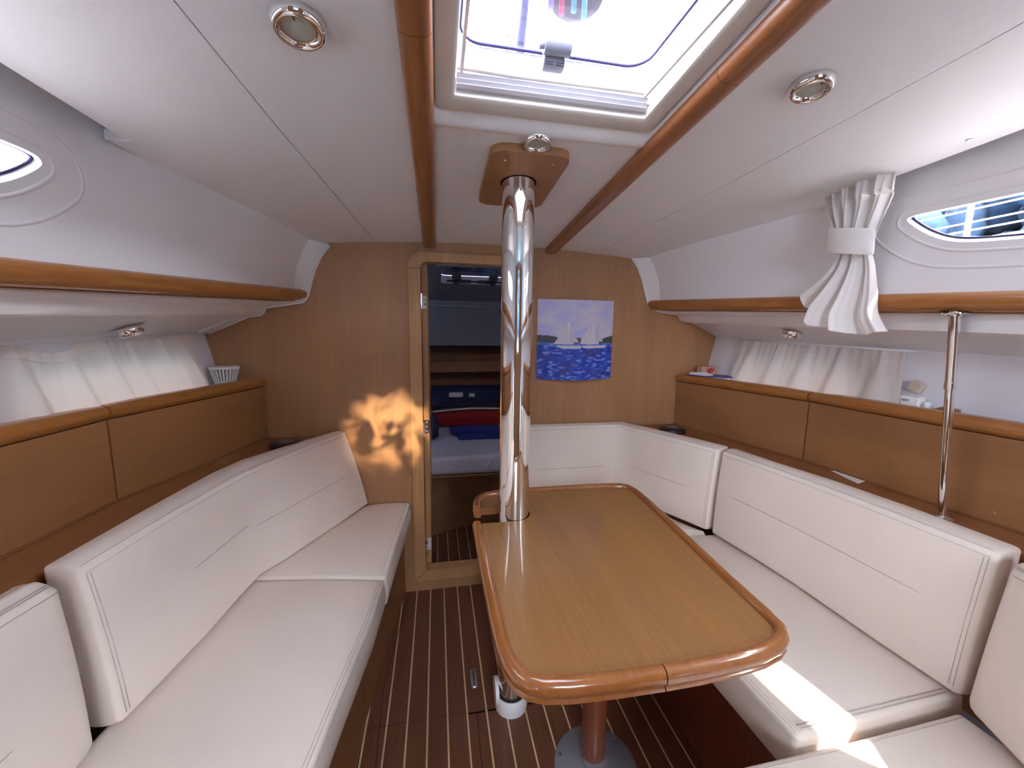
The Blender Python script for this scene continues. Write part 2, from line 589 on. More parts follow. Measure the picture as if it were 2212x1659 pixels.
# door casing: stiles, arched head and sill, hinges
door = struct(empty('door_1', (-.1, YB, .06)))
def arc(cx, cz, r, a0, a1, n=8): return [(cx + r * cos(radians(a0 + (a1 - a0) * k / n)), cz + r * sin(radians(a0 + (a1 - a0) * k / n))) for k in range(n + 1)]
D3 = lambda u, v: Vector((u, YB - .012, v))
DT = Vector((0, .06, 0))
head = [(-.377, 1.575)] + arc(-.312, 1.580, .065, 180, 90) + arc(.107, 1.580, .065, 90, 0) + [(.172, 1.575)] + [(.122, 1.575)] + arc(.092, 1.573, .03, 0, 90) + arc(-.293, 1.573, .032, 90, 180) + [(-.325, 1.575)]
plate('casing_head', head, [], D3, DT, PALE, door)
plate('casing_stile', [(-.377, .06), (-.325, .115), (-.325, 1.573), (-.377, 1.573)], [], D3, DT, PALE, door)
plate('casing_stile', [(.172, .06), (.122, .115), (.122, 1.573), (.172, 1.573)], [], D3, DT, PALE, door)
plate('casing_sill', [(-.375, .058), (.17, .058), (.12, .113), (-.323, .113)], [], D3, DT, PALE, door)
# open door leaf edge folded back into the forward cabin
MB().box(-.322, -.296, YB + .05, YB + .50, .115, 1.60).build('door_leaf', PALE, door)
for z in (1.43, .832, .22):
    h = MB().box(-.3255, -.3225, YB - .008, YB + .045, z - .034, z + .034)
    h.tube([(-.3215, YB - .006, z - .034), (-.3215, YB - .006, z + .034)], .005, 10)
    h.box(-.322, -.296, YB + .0475, YB + .0495, z - .034, z + .034)
    hg = h.build('hinge', CHROME, door, True, 40)
    s = MB()
    for dz in (-.022, 0, .022): s.lathe([(.0, -.0035), (.0042, -.0035), (.0045, -.001)], (-.309, YB + .049, z + dz), (0, 1, 0), 10)
    s.build('screw', STEEL, hg, True, 40)

# ---- ceiling panels, caps
ceil = struct(empty('ceiling', (0, 0, 1.75)))
def cpanel(xa, xb, y0, y1, nx=10, ny=24, th=.012, name='ceiling_panel', mat=HEADL):
    top, bot = [], []
    yl = sorted([lerp(y0, y1, i / ny) for i in range(ny + 1)] + ([1.0645, 1.0655] if ny == 40 else []))
    ny = len(yl) - 1
    for i in range(ny + 1):
        y = yl[i]
        for k in range(nx + 1):
            x = lerp(xa(y), xb(y), k / nx)
            bot.append((x, y, zc(x, y)))
            top.append((x, y, zc(x, y) + th))
    n = (nx + 1) * (ny + 1)
    f = []
    for i in range(ny):
        for k in range(nx):
            a = i * (nx + 1) + k
            f.append((a, a + 1, a + nx + 2, a + nx + 1))
            f.append((a + n, a + nx + 1 + n, a + nx + 2 + n, a + 1 + n))
    for i in range(ny):
        for k in (0, nx):
            a = i * (nx + 1) + k
            f.append((a, a + nx + 1, a + nx + 1 + n, a + n))
    for k in range(nx):
        for i in (0, ny):
            a = i * (nx + 1) + k
            f.append((a, a + 1, a + 1 + n, a + n))
    return mesh(name, bot + top, f, mat, ceil, True, 40)
seam = table([(YA, .66), (.5, .635), (1.0, .597), (1.85, .515)])
for s in (-1, 1):
    cpanel(lambda y: s * .255, lambda y: s * (seam(y) - .0012), YA, YB)
    cpanel(lambda y: s * (seam(y) + .0012), lambda y: s * (xe(y) - .026 if y < 1.065 else xe(y) + .006), YA, YB, 10, 40)
    MB().box(min(s * .915, s * .962), max(s * .915, s * .962), 1.0656, 1.069, zc(.94, 1.066) - .001, zc(.94, 1.066) + .02).build('panel_lip', WHITEP, ceil)
cpanel(lambda y: -.262, lambda y: .262, .975, YB, 8, 10)
cpanel(lambda y: -.262, lambda y: .262, YA, .32, 8, 16)
for (x, y) in ((-.862, 1.23), (-.735, 1.762), (.839, 1.215), (.720, 1.70), (.915, .723), (-.9, .75)):
    MB().lathe([(.0065, 0), (.0065, -.0015), (.004, -.003), (.0, -.0035)], (x, y, zc(x, y)), (0, 0, 1), 14).build('screw_cap', WHITEP, ceil, True, 40)

# ---- laminated beams on the overhead
for s, nm in ((-1, 'trim_1'), (1, 'trim_2')):
    e = struct(empty(nm, (s * .283, 1.0, 1.74)))
    for (y0, y1) in ((YA, .697), (.6985, YB - .004)):
        rings = []
        for i in range(13):
            y = lerp(y0, y1, i / 12)
            zz = zc(.283, y)
            pr = [(-.0275, .004), (-.0275, -.014), (-.022, -.022), (-.012, -.0255), (.012, -.0255), (.022, -.022), (.0275, -.014), (.0275, .004)]
            rings.append([(s * .283 + a, y, zz + b) for a, b in pr])
        MB().loft(rings).build('beam_section', BEAM, e, True, 50)

# ---- cabin sides, deck liners and hull sides
def boolean_cut(o, cutters):
    for c in cutters:
        m = o.modifiers.new('cut', 'BOOLEAN')
        m.operation = 'DIFFERENCE'
        m.solver = 'EXACT'
        m.object = c
    dg = bpy.context.evaluated_depsgraph_get()
    me = bpy.data.meshes.new_from_object(o.evaluated_get(dg))
    o.modifiers.clear()
    o.data = me
    for c in cutters:
        bpy.data.objects.remove(c)

def solid_sheet(name, rows, th, mat, parent):
    """rows of points -> sheet thickened by vector function th(point)"""
    n, m = len(rows), len(rows[0])
    v = [Vector(p) for r in rows for p in r]
    w = [p + th for p in v]
    N = n * m
    f = []
    for i in range(n - 1):
        for j in range(m - 1):
            a = i * m + j
            f.append((a, a + 1, a + m + 1, a + m))
            f.append((a + N, a + m + N, a + m + 1 + N, a + 1 + N))
    for i in range(n - 1):
        for j in (0, m - 1):
            a = i * m + j
            f.append((a, a + m, a + m + N, a + N))
    for j in range(m - 1):
        for i in (0, n - 1):
            a = i * m + j
            f.append((a, a + 1, a + 1 + N, a + N))
    return mesh(name, v + w, f, mat, parent, True, 45)

def prism(loop, xa, xb):
    a = [(xa, p[0], p[1]) for p in loop]
    b = [(xb, p[0], p[1]) for p in loop]
    mb = MB().loft([a, b])
    return mb.build('cutter', None)

# portlight outlines as (y, z), clockwise from the forward tip
WIN = {
    1: smoothpts([(.882, 1.612), (.873, 1.600), (.835, 1.565), (.79, 1.537), (.74, 1.524), (.60, 1.512), (.30, 1.495), (.22, 1.49), (.16, 1.42), (-.08, 1.410), (-.13, 1.44), (-.13, 1.62), (-.08, 1.652), (.16, 1.648), (.24, 1.625), (.60, 1.617), (.80, 1.619), (.872, 1.620)], True, 2),  # unseen aft part made taller to let in a wider sun patch
    -1: smoothpts([(.972, 1.606), (.965, 1.593), (.925, 1.560), (.885, 1.536), (.84, 1.520), (.70, 1.508), (.35, 1.500), (.12, 1.500), (.07, 1.52), (.07, 1.59), (.12, 1.612), (.35, 1.615), (.70, 1.618), (.90, 1.618), (.960, 1.617)], True, 2),
}
WIN[-1] = [Vector((p[0] - .028, p[1] + .001)) for p in WIN[-1]]
def offset_loop(loop, d):
    loop = [Vector((p[0], p[1], 0)) for p in loop]
    n = len(loop)
    area = sum(loop[i].x * loop[(i + 1) % n].y - loop[(i + 1) % n].x * loop[i].y for i in range(n))
    s = 1 if area > 0 else -1
    o = []
    for i in range(n):
        t = (loop[(i + 1) % n] - loop[i - 1]).normalized()
        nn = Vector((t.y, -t.x, 0)) * s
        o.append((loop[i].x + nn.x * d, loop[i].y + nn.y * d))
    return o

def hullx(y, z):
    t = min(T(y), 1.6)
    a = ((1.30, 1.212 + .05 * t), (1.20, 1.190 + .065 * t), (1.10, 1.165 + .09 * t), (1.0, 1.170 + .09 * t))
    for (z1, x1), (z2, x2) in zip(a, a[1:]):
        if z >= z2: return x1 + (x2 - x1) * (z1 - z) / (z1 - z2)
    return a[-1][1]
NS = 16
def surf_x(y, z):
    lo, hi = 0.0, 1.0
    for _ in range(30):
        mid = (lo + hi) / 2
        if side_x(y, mid)[1] > z: lo = mid
        else: hi = mid
    return side_x(y, lo)[0]

winno = {1: 1, -1: 2}
for s in (-1, 1):
    wl = struct(empty('wall_left' if s < 0 else 'wall_right', (s * 1.1, 1.0, 1.2)))
    rows = [[(s * side_x(y, 0)[0], y, zc(xe(y), y) + .062)] + [(s * side_x(y, k / NS)[0], y, side_x(y, k / NS)[1]) for k in range(NS + 1)] for y in [YB] + YS]
    side = solid_sheet('cabin_side', rows, Vector((s * .02, 0, 0)), LINER, wl)
    loop = WIN[s]
    boolean_cut(side, [prism([(p[0], p[1]) for p in loop], s * .8, s * 1.2)])
    side.data.polygons.foreach_set('use_smooth', [True] * len(side.data.polygons))
    side.data.set_sharp_from_angle(angle=radians(40))
    # flared end moulding against the bulkhead
    prof = profL if s < 0 else profR
    a_, b_, c_ = [], [], []
    for i, (x, z) in enumerate(prof):
        y2 = YB - .052
        if i <= 4:
            k = i / 4
            q = side_x(y2, k * .96)
            qx, qz = s * q[0], q[1]
        elif i <= 7:
            qx, qz = x + s * .012, z + .006
        else:
            qx, qz = x + s * .006, z + .002
        b_.append((qx, y2 - .004, qz))
        a_.append((x, YB - .001, z))
        c_.append((lerp(x, qx, .35), YB - .022, lerp(z, qz, .35)))
    rows2 = [[a_[i], c_[i], b_[i]] for i in range(len(a_))]
    solid_sheet('end_moulding', rows2, Vector((s * .008, 0, .008)), LINER, wl)
    edge = [(p[0] - s * .002, YB - .004, p[2] - .002) for p in a_]
    MB().tube(edge, .004, 8).build('moulding_bead', LINER, wl, True)
    # deck liner under the side deck
    rows3 = []
    for y in YS + []:
        t = T(y)
        zz = [(.885 + .13 * t, 1.4 - .045 * t), (.925 + .10 * t, 1.398 - .047 * t), (.960 + .07 * t, 1.392 - .047 * t), (.975 + .06 * t, 1.380 - .047 * t), (.985 + .055 * t, 1.362 - .045 * t), (1.0 + .05 * t, 1.356 - .044 * t), (1.045 + .05 * t, 1.353 - .044 * t), (1.21 + .05 * t, 1.283 - .030 * t)]
        if y < -.2:
            t2 = T(-.2)
            zz = [(.885 + .13 * t2, 1.4 - .045 * t), (.925 + .10 * t2, 1.398 - .047 * t), (.960 + .07 * t2, 1.392 - .047 * t), (.975 + .06 * t2, 1.380 - .047 * t), (.985 + .055 * t2, 1.362 - .045 * t), (1.0 + .05 * t2, 1.356 - .044 * t), (1.045 + .05 * t2, 1.353 - .044 * t), (1.21 + .05 * t2, 1.283 - .030 * t)]
        rows3.append([(s * x, y, z) for x, z in zz])
    rows3.insert(0, [(p[0], YB, p[2] + .008) for p in rows3[0]])
    solid_sheet('deck_liner', rows3, Vector((0, 0, .012)), LINER, wl)
    for y in ((1.30, 1.78) if s < 0 else (.80, 1.76)):
        t = T(y)
        MB().lathe([(.006, 0), (.006, -.0015), (.003, -.003), (0, -.0032)], (s * (1.01 + .05 * t), y, 1.356 - .044 * t), (0, 0, 1), 12).build('screw_cap', WHITEP, wl, True, 40)
    # hull side
    rows4 = []
    for y in YS:
        t = T(y)
        rows4.append([(s * (1.222 + .05 * t), y, 1.345), (s * (1.212 + .05 * t), y, 1.30 - .03 * t), (s * hullx(y, 1.20), y, 1.20), (s * hullx(y, 1.10), y, 1.10), (s * (1.172 + .09 * min(t, 1.6)), y, .98), (s * (1.19 + .05 * t), y, .80), (s * (1.20 + .05 * t), y, .40), (s * 1.24, y, -.01)])
    rows4[0] = [(p[0], YB, p[2]) for p in rows4[0]]
    hull = solid_sheet('hull_side', rows4, Vector((s * .02, 0, 0)), HULLW, wl)
    hw = roundrect(1.085, 1.675, 1.045, 1.19, .07)
    boolean_cut(hull, [prism(hw, s * 1.0, s * 1.4)])
    # portlight: reveal, gasket, glass, raised rims
    w = struct(empty('window_%d' % winno[s], (s * 1.0, .5, 1.56)))
    r0 = [(s * (surf_x(y, z) - .0005), y, z) for y, z in loop]
    gl_loop = [(y, z + .006) for y, z in offset_loop(loop, -.004)]
    r1 = [(s * (surf_x(y, z) + .012), y, z) for y, z in gl_loop]
    MB().loft([r0, [tuple(lerp(a, b, .5) for a, b in zip(p, q)) for p, q in zip(r0, r1)], r1], True, False).build('window_reveal', LINER, w, True)
    MB().tube([(s * (surf_x(y, z) + .0115), y, z) for y, z in gl_loop + gl_loop[:1]], .0032, 6, False).build('gasket', GASK, w, True)
    big = offset_loop(gl_loop, .03)
    MB().add([(s * (surf_x(y, z) + .015), y, z) for y, z in big], [tuple(range(len(big)))]).build('pane', GLASS, w)
    for d, rr, dx_ in ((.020, .0042, .0012), (.056, .0050, .0026)):
        lp = offset_loop(loop, d)
        lp = [(y + (.02 if d > .05 and y > .6 else 0), z) for y, z in lp]
        pts = [(s * (surf_x(y, min(z, 1.70)) + dx_), y, z) for y, z in lp]
        pts = smoothpts(pts, True, 1)
        MB().tube(pts + [pts[0]], rr, 8, False).build('window_rim', LINER, w, True)
    # hull portlight behind the curtain
    wh = struct(empty('window_%d' % (winno[s] + 2), (s * 1.22, 1.38, 1.12)))
    fr0 = [(s * hullx(y, z), y, z) for y, z in hw]
    fr1 = [(p[0] + s * .035, p[1], p[2]) for p in fr0]
    fro = [(s * (hullx(y, z) - .004), y, z) for y, z in offset_loop(hw, .012)]
    MB().loft([fro, fr0, fr1], True, False).build('window_frame', WHITEP, wh, True, 50)
    MB().add([(p[0] - s * .004, p[1], p[2]) for p in fr1], [tuple(range(len(fr1)))]).build('pane', TINTG, wh)

# ---- coachroof and side decks that close the cabin from outside
yy_ = [YB + .10 - k * .2 for k in range(19)]
def roof_pts(x0, x1, n, y): return [(lerp(x0, x1, k / n), y, zc(lerp(x0, x1, k / n), y) + .058) for k in range(n + 1)]
rf = struct(empty('roof', (0, 0, 1.9)))
solid_sheet('coachroof_skin', [roof_pts(-xe(y) - .045, -.245, 8, y) for y in yy_], Vector((0, 0, .02)), LINER, rf)
solid_sheet('coachroof_skin', [roof_pts(.245, xe(y) + .045, 8, y) for y in yy_], Vector((0, 0, .02)), LINER, rf)
solid_sheet('coachroof_skin', [roof_pts(-.246, .246, 6, y) for y in (YB + .10, 1.4, .905)], Vector((0, 0, .02)), LINER, rf)
solid_sheet('coachroof_skin', [roof_pts(-.246, .246, 6, y) for y in (.355, -.5, YA - .05)], Vector((0, 0, .02)), LINER, rf)
for s in (-1, 1):
    solid_sheet('side_deck', [[(s * (xr(y) + .045), y, zr(y) - .004), (s * 1.12, y, 1.40 - .02 * T(y)), (s * 1.32, y, 1.345 - .01 * T(y)), (s * 1.62, y, 1.335)] for y in [YB + .1, YB] + YS + [YA - .05]], Vector((0, 0, .012)), LINER, rf)

# ---- wooden shelf rails along both cabin sides
for s, nm in ((-1, 'trim_3'), (1, 'trim_4')):
    e = struct(empty(nm, (s * .9, 1.0, 1.41)))
    rings = []
    for y in [YB - .006, YB - .02] + YS:
        x0, z0 = xr(y) - .004, zr(y)
        k = 1.0 if y < YB - .01 else .8
        pr = [(.03, .0), (.010, .002), (.0, -.004), (-.003, -.014), (.002, -.028), (.016, -.040), (.034, -.046), (.060, -.047), (.098, -.044), (.10, -.030), (.05, -.012)]
        if y < YS[0] - .001 or True:
            rings.append([(s * (x0 + a), y, z0 + b) for a, b in pr])
    MB().loft(rings).build('rail_section', TRIM, e, True, 50)
    rings = []
    for y in YS:
        x0, z0 = xr(y), zr(y)
        rings.append([(s * (x0 + a), y, z0 + b) for a, b in ((.030, -.048), (.030, -.0465), (.118, -.0435), (.118, -.050))])
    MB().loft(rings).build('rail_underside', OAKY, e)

# ---- aft end of the saloon, with the companionway opening
out = [(-1.25, -.01), (1.25, -.01), (1.35, 1.2), (1.25, 1.5), (1.12, 2.0), (-1.12, 2.0), (-1.25, 1.5), (-1.35, 1.2)]
struct(plate('wall_aft', out, [[(-.33, 1.10), (.33, 1.10), (.33, 1.88), (-.33, 1.88)]], lambda u, v: Vector((u, YA - .03, v)), Vector((0, .03, 0)), OAKV))

# ---- overhead hatch
h = struct(empty('window_5', (0, .62, 1.8)))
def rr_loft(name, rects, mat, parent, r=.03, smooth=True, ang=35, closed_end=False):
    rings = []
    for (x0, x1, y0, y1, z, rad) in rects:
        rings.append([(x, y, z + .06 * (0 - 0)) for x, y in roundrect(x0, x1, y0, y1, rad, 6)])
    return MB().loft(rings, True, closed_end).build(name, mat, parent, smooth, ang)
def zt(y): return zc(0, y)
def slope_ring(x0, x1, y0, y1, dz, rad):
    return [(x, y, zt(y) + dz) for x, y in roundrect(x0, x1, y0, y1, rad, 6)]
# moulded gelcoat surround
MB().loft([slope_ring(-.285, .285, .30, .985, .002, .03), slope_ring(-.283, .283, .305, .972, -.006, .03), slope_ring(-.275, .275, .31, .958, -.007, .03), slope_ring(-.262, .262, .322, .946, .000, .03),
           slope_ring(-.257, .257, .328, .935, .012, .03), slope_ring(-.25, .25, .335, .928, .016, .03)], True, False).build('hatch_surround', LINER, h, True, 50)
# cream trim frame
MB().loft([slope_ring(-.256, .256, .330, .938, .020, .012), slope_ring(-.252, .252, .336, .932, .008, .012), slope_ring(-.245, .245, .342, .924, .004, .010), slope_ring(-.220, .220, .362, .888, .004, .006),
           slope_ring(-.214, .214, .368, .882, .008, .005), slope_ring(-.213, .213, .369, .881, .024, .005)], True, False).build('hatch_trim', FRAME, h, True, 40)
# blind cassette at the forward edge
bl = []
for k in range(7):
    z0 = .016 + k * .0045
    dy = .006 if k % 2 else 0.0
    bl.append([(-.209, .872 - dy - k * .001, zt(.87) + z0), (.209, .872 - dy - k * .001, zt(.87) + z0), (.209, .892, zt(.87) + z0 + .001), (-.209, .892, zt(.87) + z0 + .001)])
MB().loft(bl).build('pleated_blind', BLIND, h)
MB().tube([(-.208, .862, zt(.87) + .05), (-.1, .861, zt(.87) + .047), (.208, .862, zt(.87) + .05)], .006, 8).build('blind_rail', FRAME, h, True)
for s in (-1, 1):
    MB().box(s * .200 - .003, s * .200 + .003, .39, .86, zt(.62) + .018, zt(.62) + .030).build('blind_track', FRAME, h)
# upper frame and lid
def flat_ring(x0, x1, y0, y1, z, rad): return [(x, y, z) for x, y in roundrect(x0, x1, y0, y1, rad, 8)]
MB().loft([flat_ring(-.218, .218, .358, .886, 1.815, .01), flat_ring(-.218, .218, .358, .886, 1.858, .01), flat_ring(-.212, .212, .368, .880, 1.862, .03), flat_ring(-.205, .205, .38, .873, 1.872, .04), flat_ring(-.235, .235, .34, .90, 1.885, .04)], True, False).build('hatch_frame', LINER, h, True, 40)
zl = 1.874
MB().tube([(x, y, zl) for x, y in roundrect(-.204, .196, .39, .868, .045, 8)] + [(x, y, zl) for x, y in roundrect(-.204, .196, .39, .868, .045, 8)][:1], .0032, 6, False).build('hatch_seal', GASK, h, True)
MB().add([(x, y, 1.880) for x, y in roundrect(-.235, .235, .34, .90, .04, 6)], [tuple(range(28))]).build('pane', ACRYL, h)
# locking handle
hh = MB()
rings = []
for (y, z, w, t) in ((.858, 1.838, .021, .007), (.854, 1.842, .022, .009), (.850, 1.852, .021, .010), (.846, 1.860, .021, .010), (.838, 1.866, .024, .013), (.832, 1.869, .025, .014)):
    rings.append([(-.012 + a * w, y + b * t, z) for a, b in ((-1, -.7), (-.8, -1), (.8, -1), (1, -.7), (1, .7), (.8, 1), (-.8, 1), (-1, .7))])
hh.loft(rings)
hd = hh.build('latch_handle', GREYP, h, True, 40)
MB().tube([(-.038, .830, 1.866), (.016, .830, 1.866)], .0165, 24).build('latch_barrel', GREYP, hd, True, 40)
MB().tube([(-.050, .830, 1.862), (-.038, .830, 1.865)], .007, 12).build('latch_knob', GREYM, hd, True, 40)
rb = MB()
for k in range(7):
    z = 1.841 + k * .0028
    for x0, x1 in ((-.031, -.015), (-.009, .008)):
        rb.box(x0, x1, .8445 - k * .0009, .847 - k * .0009, z, z + .0010)
rb.build('latch_rib', BLACKP, hd)
# faint red maker's print on the acrylic
mk = MB()
random.seed(9)
for row, (zy, n) in enumerate(((.846, 7), (.841, 6))):
    for k in range(n):
        x = -.116 + k * .0030
        mk.box(x, x + .0019, zy, zy + .0026 * random.uniform(.6, 1), 1.8775, 1.8785)
mk.build('red_print', plain('red_ink', (.55, .08, .12), .6), h)

# ------------------------------------------------------------------ mast post through the table
post = thing('mast_post', (-.015, 1.182, 0), 'tall polished chrome mast post standing through the notch of the dining table', 'post')
MB().lathe([(.0485, .02), (.0485, 1.735)], (-.015, 1.182, 0), (0, 0, 1), 64).build('post_tube', CHROME, post, True, 50)
MB().lathe([(.056, 0), (.057, .004), (.057, .052), (.054, .056), (.049, .056)], (-.015, 1.182, 0), (0, 0, 1), 48).build('foot_collar', WHITEP, post, True, 40)
MB().lathe([(.0505, .0), (.0505, .010)], (-.015, 1.182, .056), (0, 0, 1), 48).build('rubber_ring', BLACKP, post, True, 40)
ear = MB()
ear.loft([[(-.062 + dx, 1.186 + .040 * cos(a), .062 + .040 * sin(a)) for a in [2 * pi * k / 28 for k in range(28)]] for dx in (0, -.012)])
ear.build('cable_cover', WHITEP, post, True, 40)
pl_ = [(x - .012, y, ) for x, y in roundrect(-.105, .105, 1.015, 1.352, .038, 8)]
hole = [(-.015 + .053 * cos(2 * pi * k / 40), 1.182 + .053 * sin(2 * pi * k / 40)) for k in range(40)]
pp_ = plate('ceiling_plate', pl_, [hole], lambda u, v: Vector((u, v, zc(0, v) - .020)), Vector((0, 0, .0195)), wood('plate_oak', (.32, .145, .055), (.42, .20, .08), 'Y', 160, .4), post)
for x, y in ((-.078, 1.06), (.05, 1.06), (-.078, 1.31), (.05, 1.31)):
    MB().lathe([(.0045, 0), (.0045, -.001), (.002, -.0018), (0, -.0018)], (x, y, zc(0, y) - .020), (0, 0, 1), 12).build('screw', STEEL, post, True, 40)

# ------------------------------------------------------------------ downlights
def downlight(loc, nrm, r, label, group, warm=False):
    t = thing('downlight', loc, label, 'light', group)
    ax = Vector(nrm).normalized()
    ring = [(r * .30, .0), (r * .98, .0), (r, .003), (r * .99, .008), (r * .93, .013), (r * .84, .0170), (r * .74, .0165), (r * .66, .0130), (r * .61, .008)]
    MB().lathe(ring, loc, ax, 48).build('bezel', CHROME, t, True, 60)
    MB().lathe([(r * .63, .0085), (r * .63, .0095), (r * .56, .0102), (0, .0108)], loc, ax, 40).build('lens', LENS, t, True, 40)
    if warm:
        MB().tube([Vector(loc) + ax * .0108 + (ax.orthogonal().normalized() * cos(a) + ax.cross(ax.orthogonal()).normalized() * sin(a)) * r * .615 for a in [2 * pi * k / 36 for k in range(37)]], .0009, 6, False).build('inner_ring', BRASS, t, True)
    o = ax.orthogonal().normalized()
    c = Vector(loc) + ax * .0112 + Vector((0, -r * .5, 0))
    MB().tube([c, c + Vector((0, -r * .15, 0))], .0012, 6).build('switch_lever', BLACKP, t)
    return t
def cn(x, y): return Vector((-.12 * x, -.08, -1)).normalized()
downlight((-.461, .728, zc(.461, .728)), cn(-.461, .7), .041, 'round chrome ceiling downlight on the port headliner panel left of the beams', 'chrome downlights', True)
downlight((.455, .692, zc(.455, .692)), cn(.455, .7), .038, 'round chrome ceiling downlight on the headliner panel right of the right beam', 'chrome downlights')
downlight((-.008, .992, zc(0, .992)), cn(0, .7), .036, 'small chrome downlight between the hatch and the wooden plate of the mast post', 'chrome downlights')
downlight((-1.155, 1.362, 1.291), (.35, 0, -1), .034, 'chrome downlight under the side deck above the left sheer curtain', 'chrome downlights')
downlight((1.117, 1.305, 1.308), (-.35, 0, -1), .034, 'chrome downlight under the side deck above the right sheer curtain', 'chrome downlights')

# ------------------------------------------------------------------ painting on the bulkhead
def paint(u, v):
    from mathutils import noise
    P = Vector((u * 6, v * 6, 0))
    n1 = noise.noise(Vector((u * 5, v * 9, 1)))
    n2 = noise.noise(Vector((u * 14, v * 34, 5)))
    n3 = noise.noise(Vector((u * 45, v * 60, 9)))
    def tri(a, b, c):
        def sg(p, q): return (u - q[0]) * (p[1] - q[1]) - (p[0] - q[0]) * (v - q[1])
        d = (sg(a, b), sg(b, c), sg(c, a))
        return not (min(d) < 0 and max(d) > 0)
    # sky
    c = Vector((.50, .50, .82)).lerp(Vector((.66, .62, .76)), min(1, max(0, .5 + 1.1 * n1 + .6 * (u - .45) + .5 * (v - .75))))
    c += Vector((1, 1, 1)) * .03 * n2
    hor = .462
    hl = .545 + .012 * noise.noise(Vector((u * 18, 0, 3)))
    if v < .57:
        if u < .28 and v < hl + .01 - .15 * max(0, u - .14): c = Vector((.055, .065, .075)) + Vector((.05, .05, .05)) * (n3 + .3)
        if u > .80 and v < .50 + .32 * (u - .80) + .006 * n3 * 3: c = Vector((.055, .06, .06)) + Vector((.05, .05, .05)) * (n3 + .3)
        if .46 < u < .56 and v < .537: c = Vector((.10, .08, .13))
    if v < hor:
        k = min(1, max(0, .5 + 1.1 * n2 + .3 * n3))
        deep = Vector((.020, .035, .42)).lerp(Vector((.05, .13, .62)), k)
        if k > .82: deep = Vector((.20, .30, .78))
        if noise.noise(Vector((u * 4, v * 7, 12))) > .25: deep = deep.lerp(Vector((.05, .06, .24)), .6)
        if v > hor - .05: deep = deep.lerp(Vector((.08, .28, .70)), (v - hor + .05) / .05 * .7)
        c = deep
        if .07 < u < .16 and abs(v - .335) < .013 and n3 > -.2: c = Vector((.30, .34, .62))
    white = Vector((.66, .62, .74))
    # left boat
    if tri((.20, .45), (.40, .72), (.46, .45)) : c = white * (1 + .06 * n2)
    if tri((.375, .70), (.40, .735), (.415, .56)): c = Vector((.74, .74, .84))
    if tri((.41, .475), (.40, .66), (.53, .478)): c = Vector((.58, .55, .68))
    if .24 < u < .56 and .395 + .05 * max(0, (.32 - u) * 6) + .1 * max(0, u - .53) < v < .435: c = Vector((.76, .72, .82)) * (.9 + .1 * n2)
    # right boat
    if tri((.54, .455), (.735, .80), (.80, .45)): c = white * (1.02 + .06 * n2)
    if tri((.66, .46), (.735, .79), (.745, .46)): c = Vector((.70, .68, .78))
    if tri((.765, .48), (.745, .70), (.865, .482)): c = Vector((.58, .54, .66))
    if .57 < u < .895 and .402 + .06 * max(0, (.62 - u) * 6) < v < .437: c = Vector((.78, .74, .82)) * (.92 + .1 * n2)
    if u > .87 and .05 < v < .075 and n3 > -.1: c = Vector((.03, .03, .15))
    return [max(0, min(1, k)) for k in c]
pt = thing('painting', (.42, 1.84, 1.26), 'unframed painting of two white sailing boats on blue sea, on the bulkhead', 'painting')
N = 150
vs, fs, cols = [], [], []
for j in range(N + 1):
    for i in range(N + 1):
        u, v = i / N, j / N
        x = lerp(.224 - .0, .614, u)
        z = lerp(1.070, 1.455, v)
        bow = .026 * sin(pi * u) * (1 - .35 * v) + .004
        vs.append((x + .0, YB - bow - .002, z - .008 * sin(pi * u) * (1 - v)))
        cols.append(paint(u, v))
for j in range(N):
    for i in range(N):
        a = j * (N + 1) + i
        fs.append((a, a + 1, a + N + 2, a + N + 1))
pm = bpy.data.materials.new('painting_surface')
pm.use_nodes = True
b_ = pm.node_tree.nodes['Principled BSDF']
at_ = pm.node_tree.nodes.new('ShaderNodeVertexColor')
at_.layer_name = 'paint'
pm.node_tree.links.new(at_.outputs[0], b_.inputs['Base Color'])
b_.inputs['Roughness'].default_value = .5
pic = mesh('painted_sheet', vs, fs, pm, pt, True)
ca = pic.data.color_attributes.new('paint', 'FLOAT_COLOR', 'POINT')
ca.data.foreach_set('color', [k for c in cols for k in (*c, 1.0)])
bk = [[(p[0], p[1] + .0015, p[2]) for p in (vs[i], vs[N * (N + 1) + i])] for i in range(0, N + 1, 10)]
solid_sheet('canvas_board', [[(q[0][0], q[0][1], q[0][2]), (q[1][0], q[1][1], q[1][2])] for q in bk], Vector((0, .0015, 0)), WHITEP, pt)

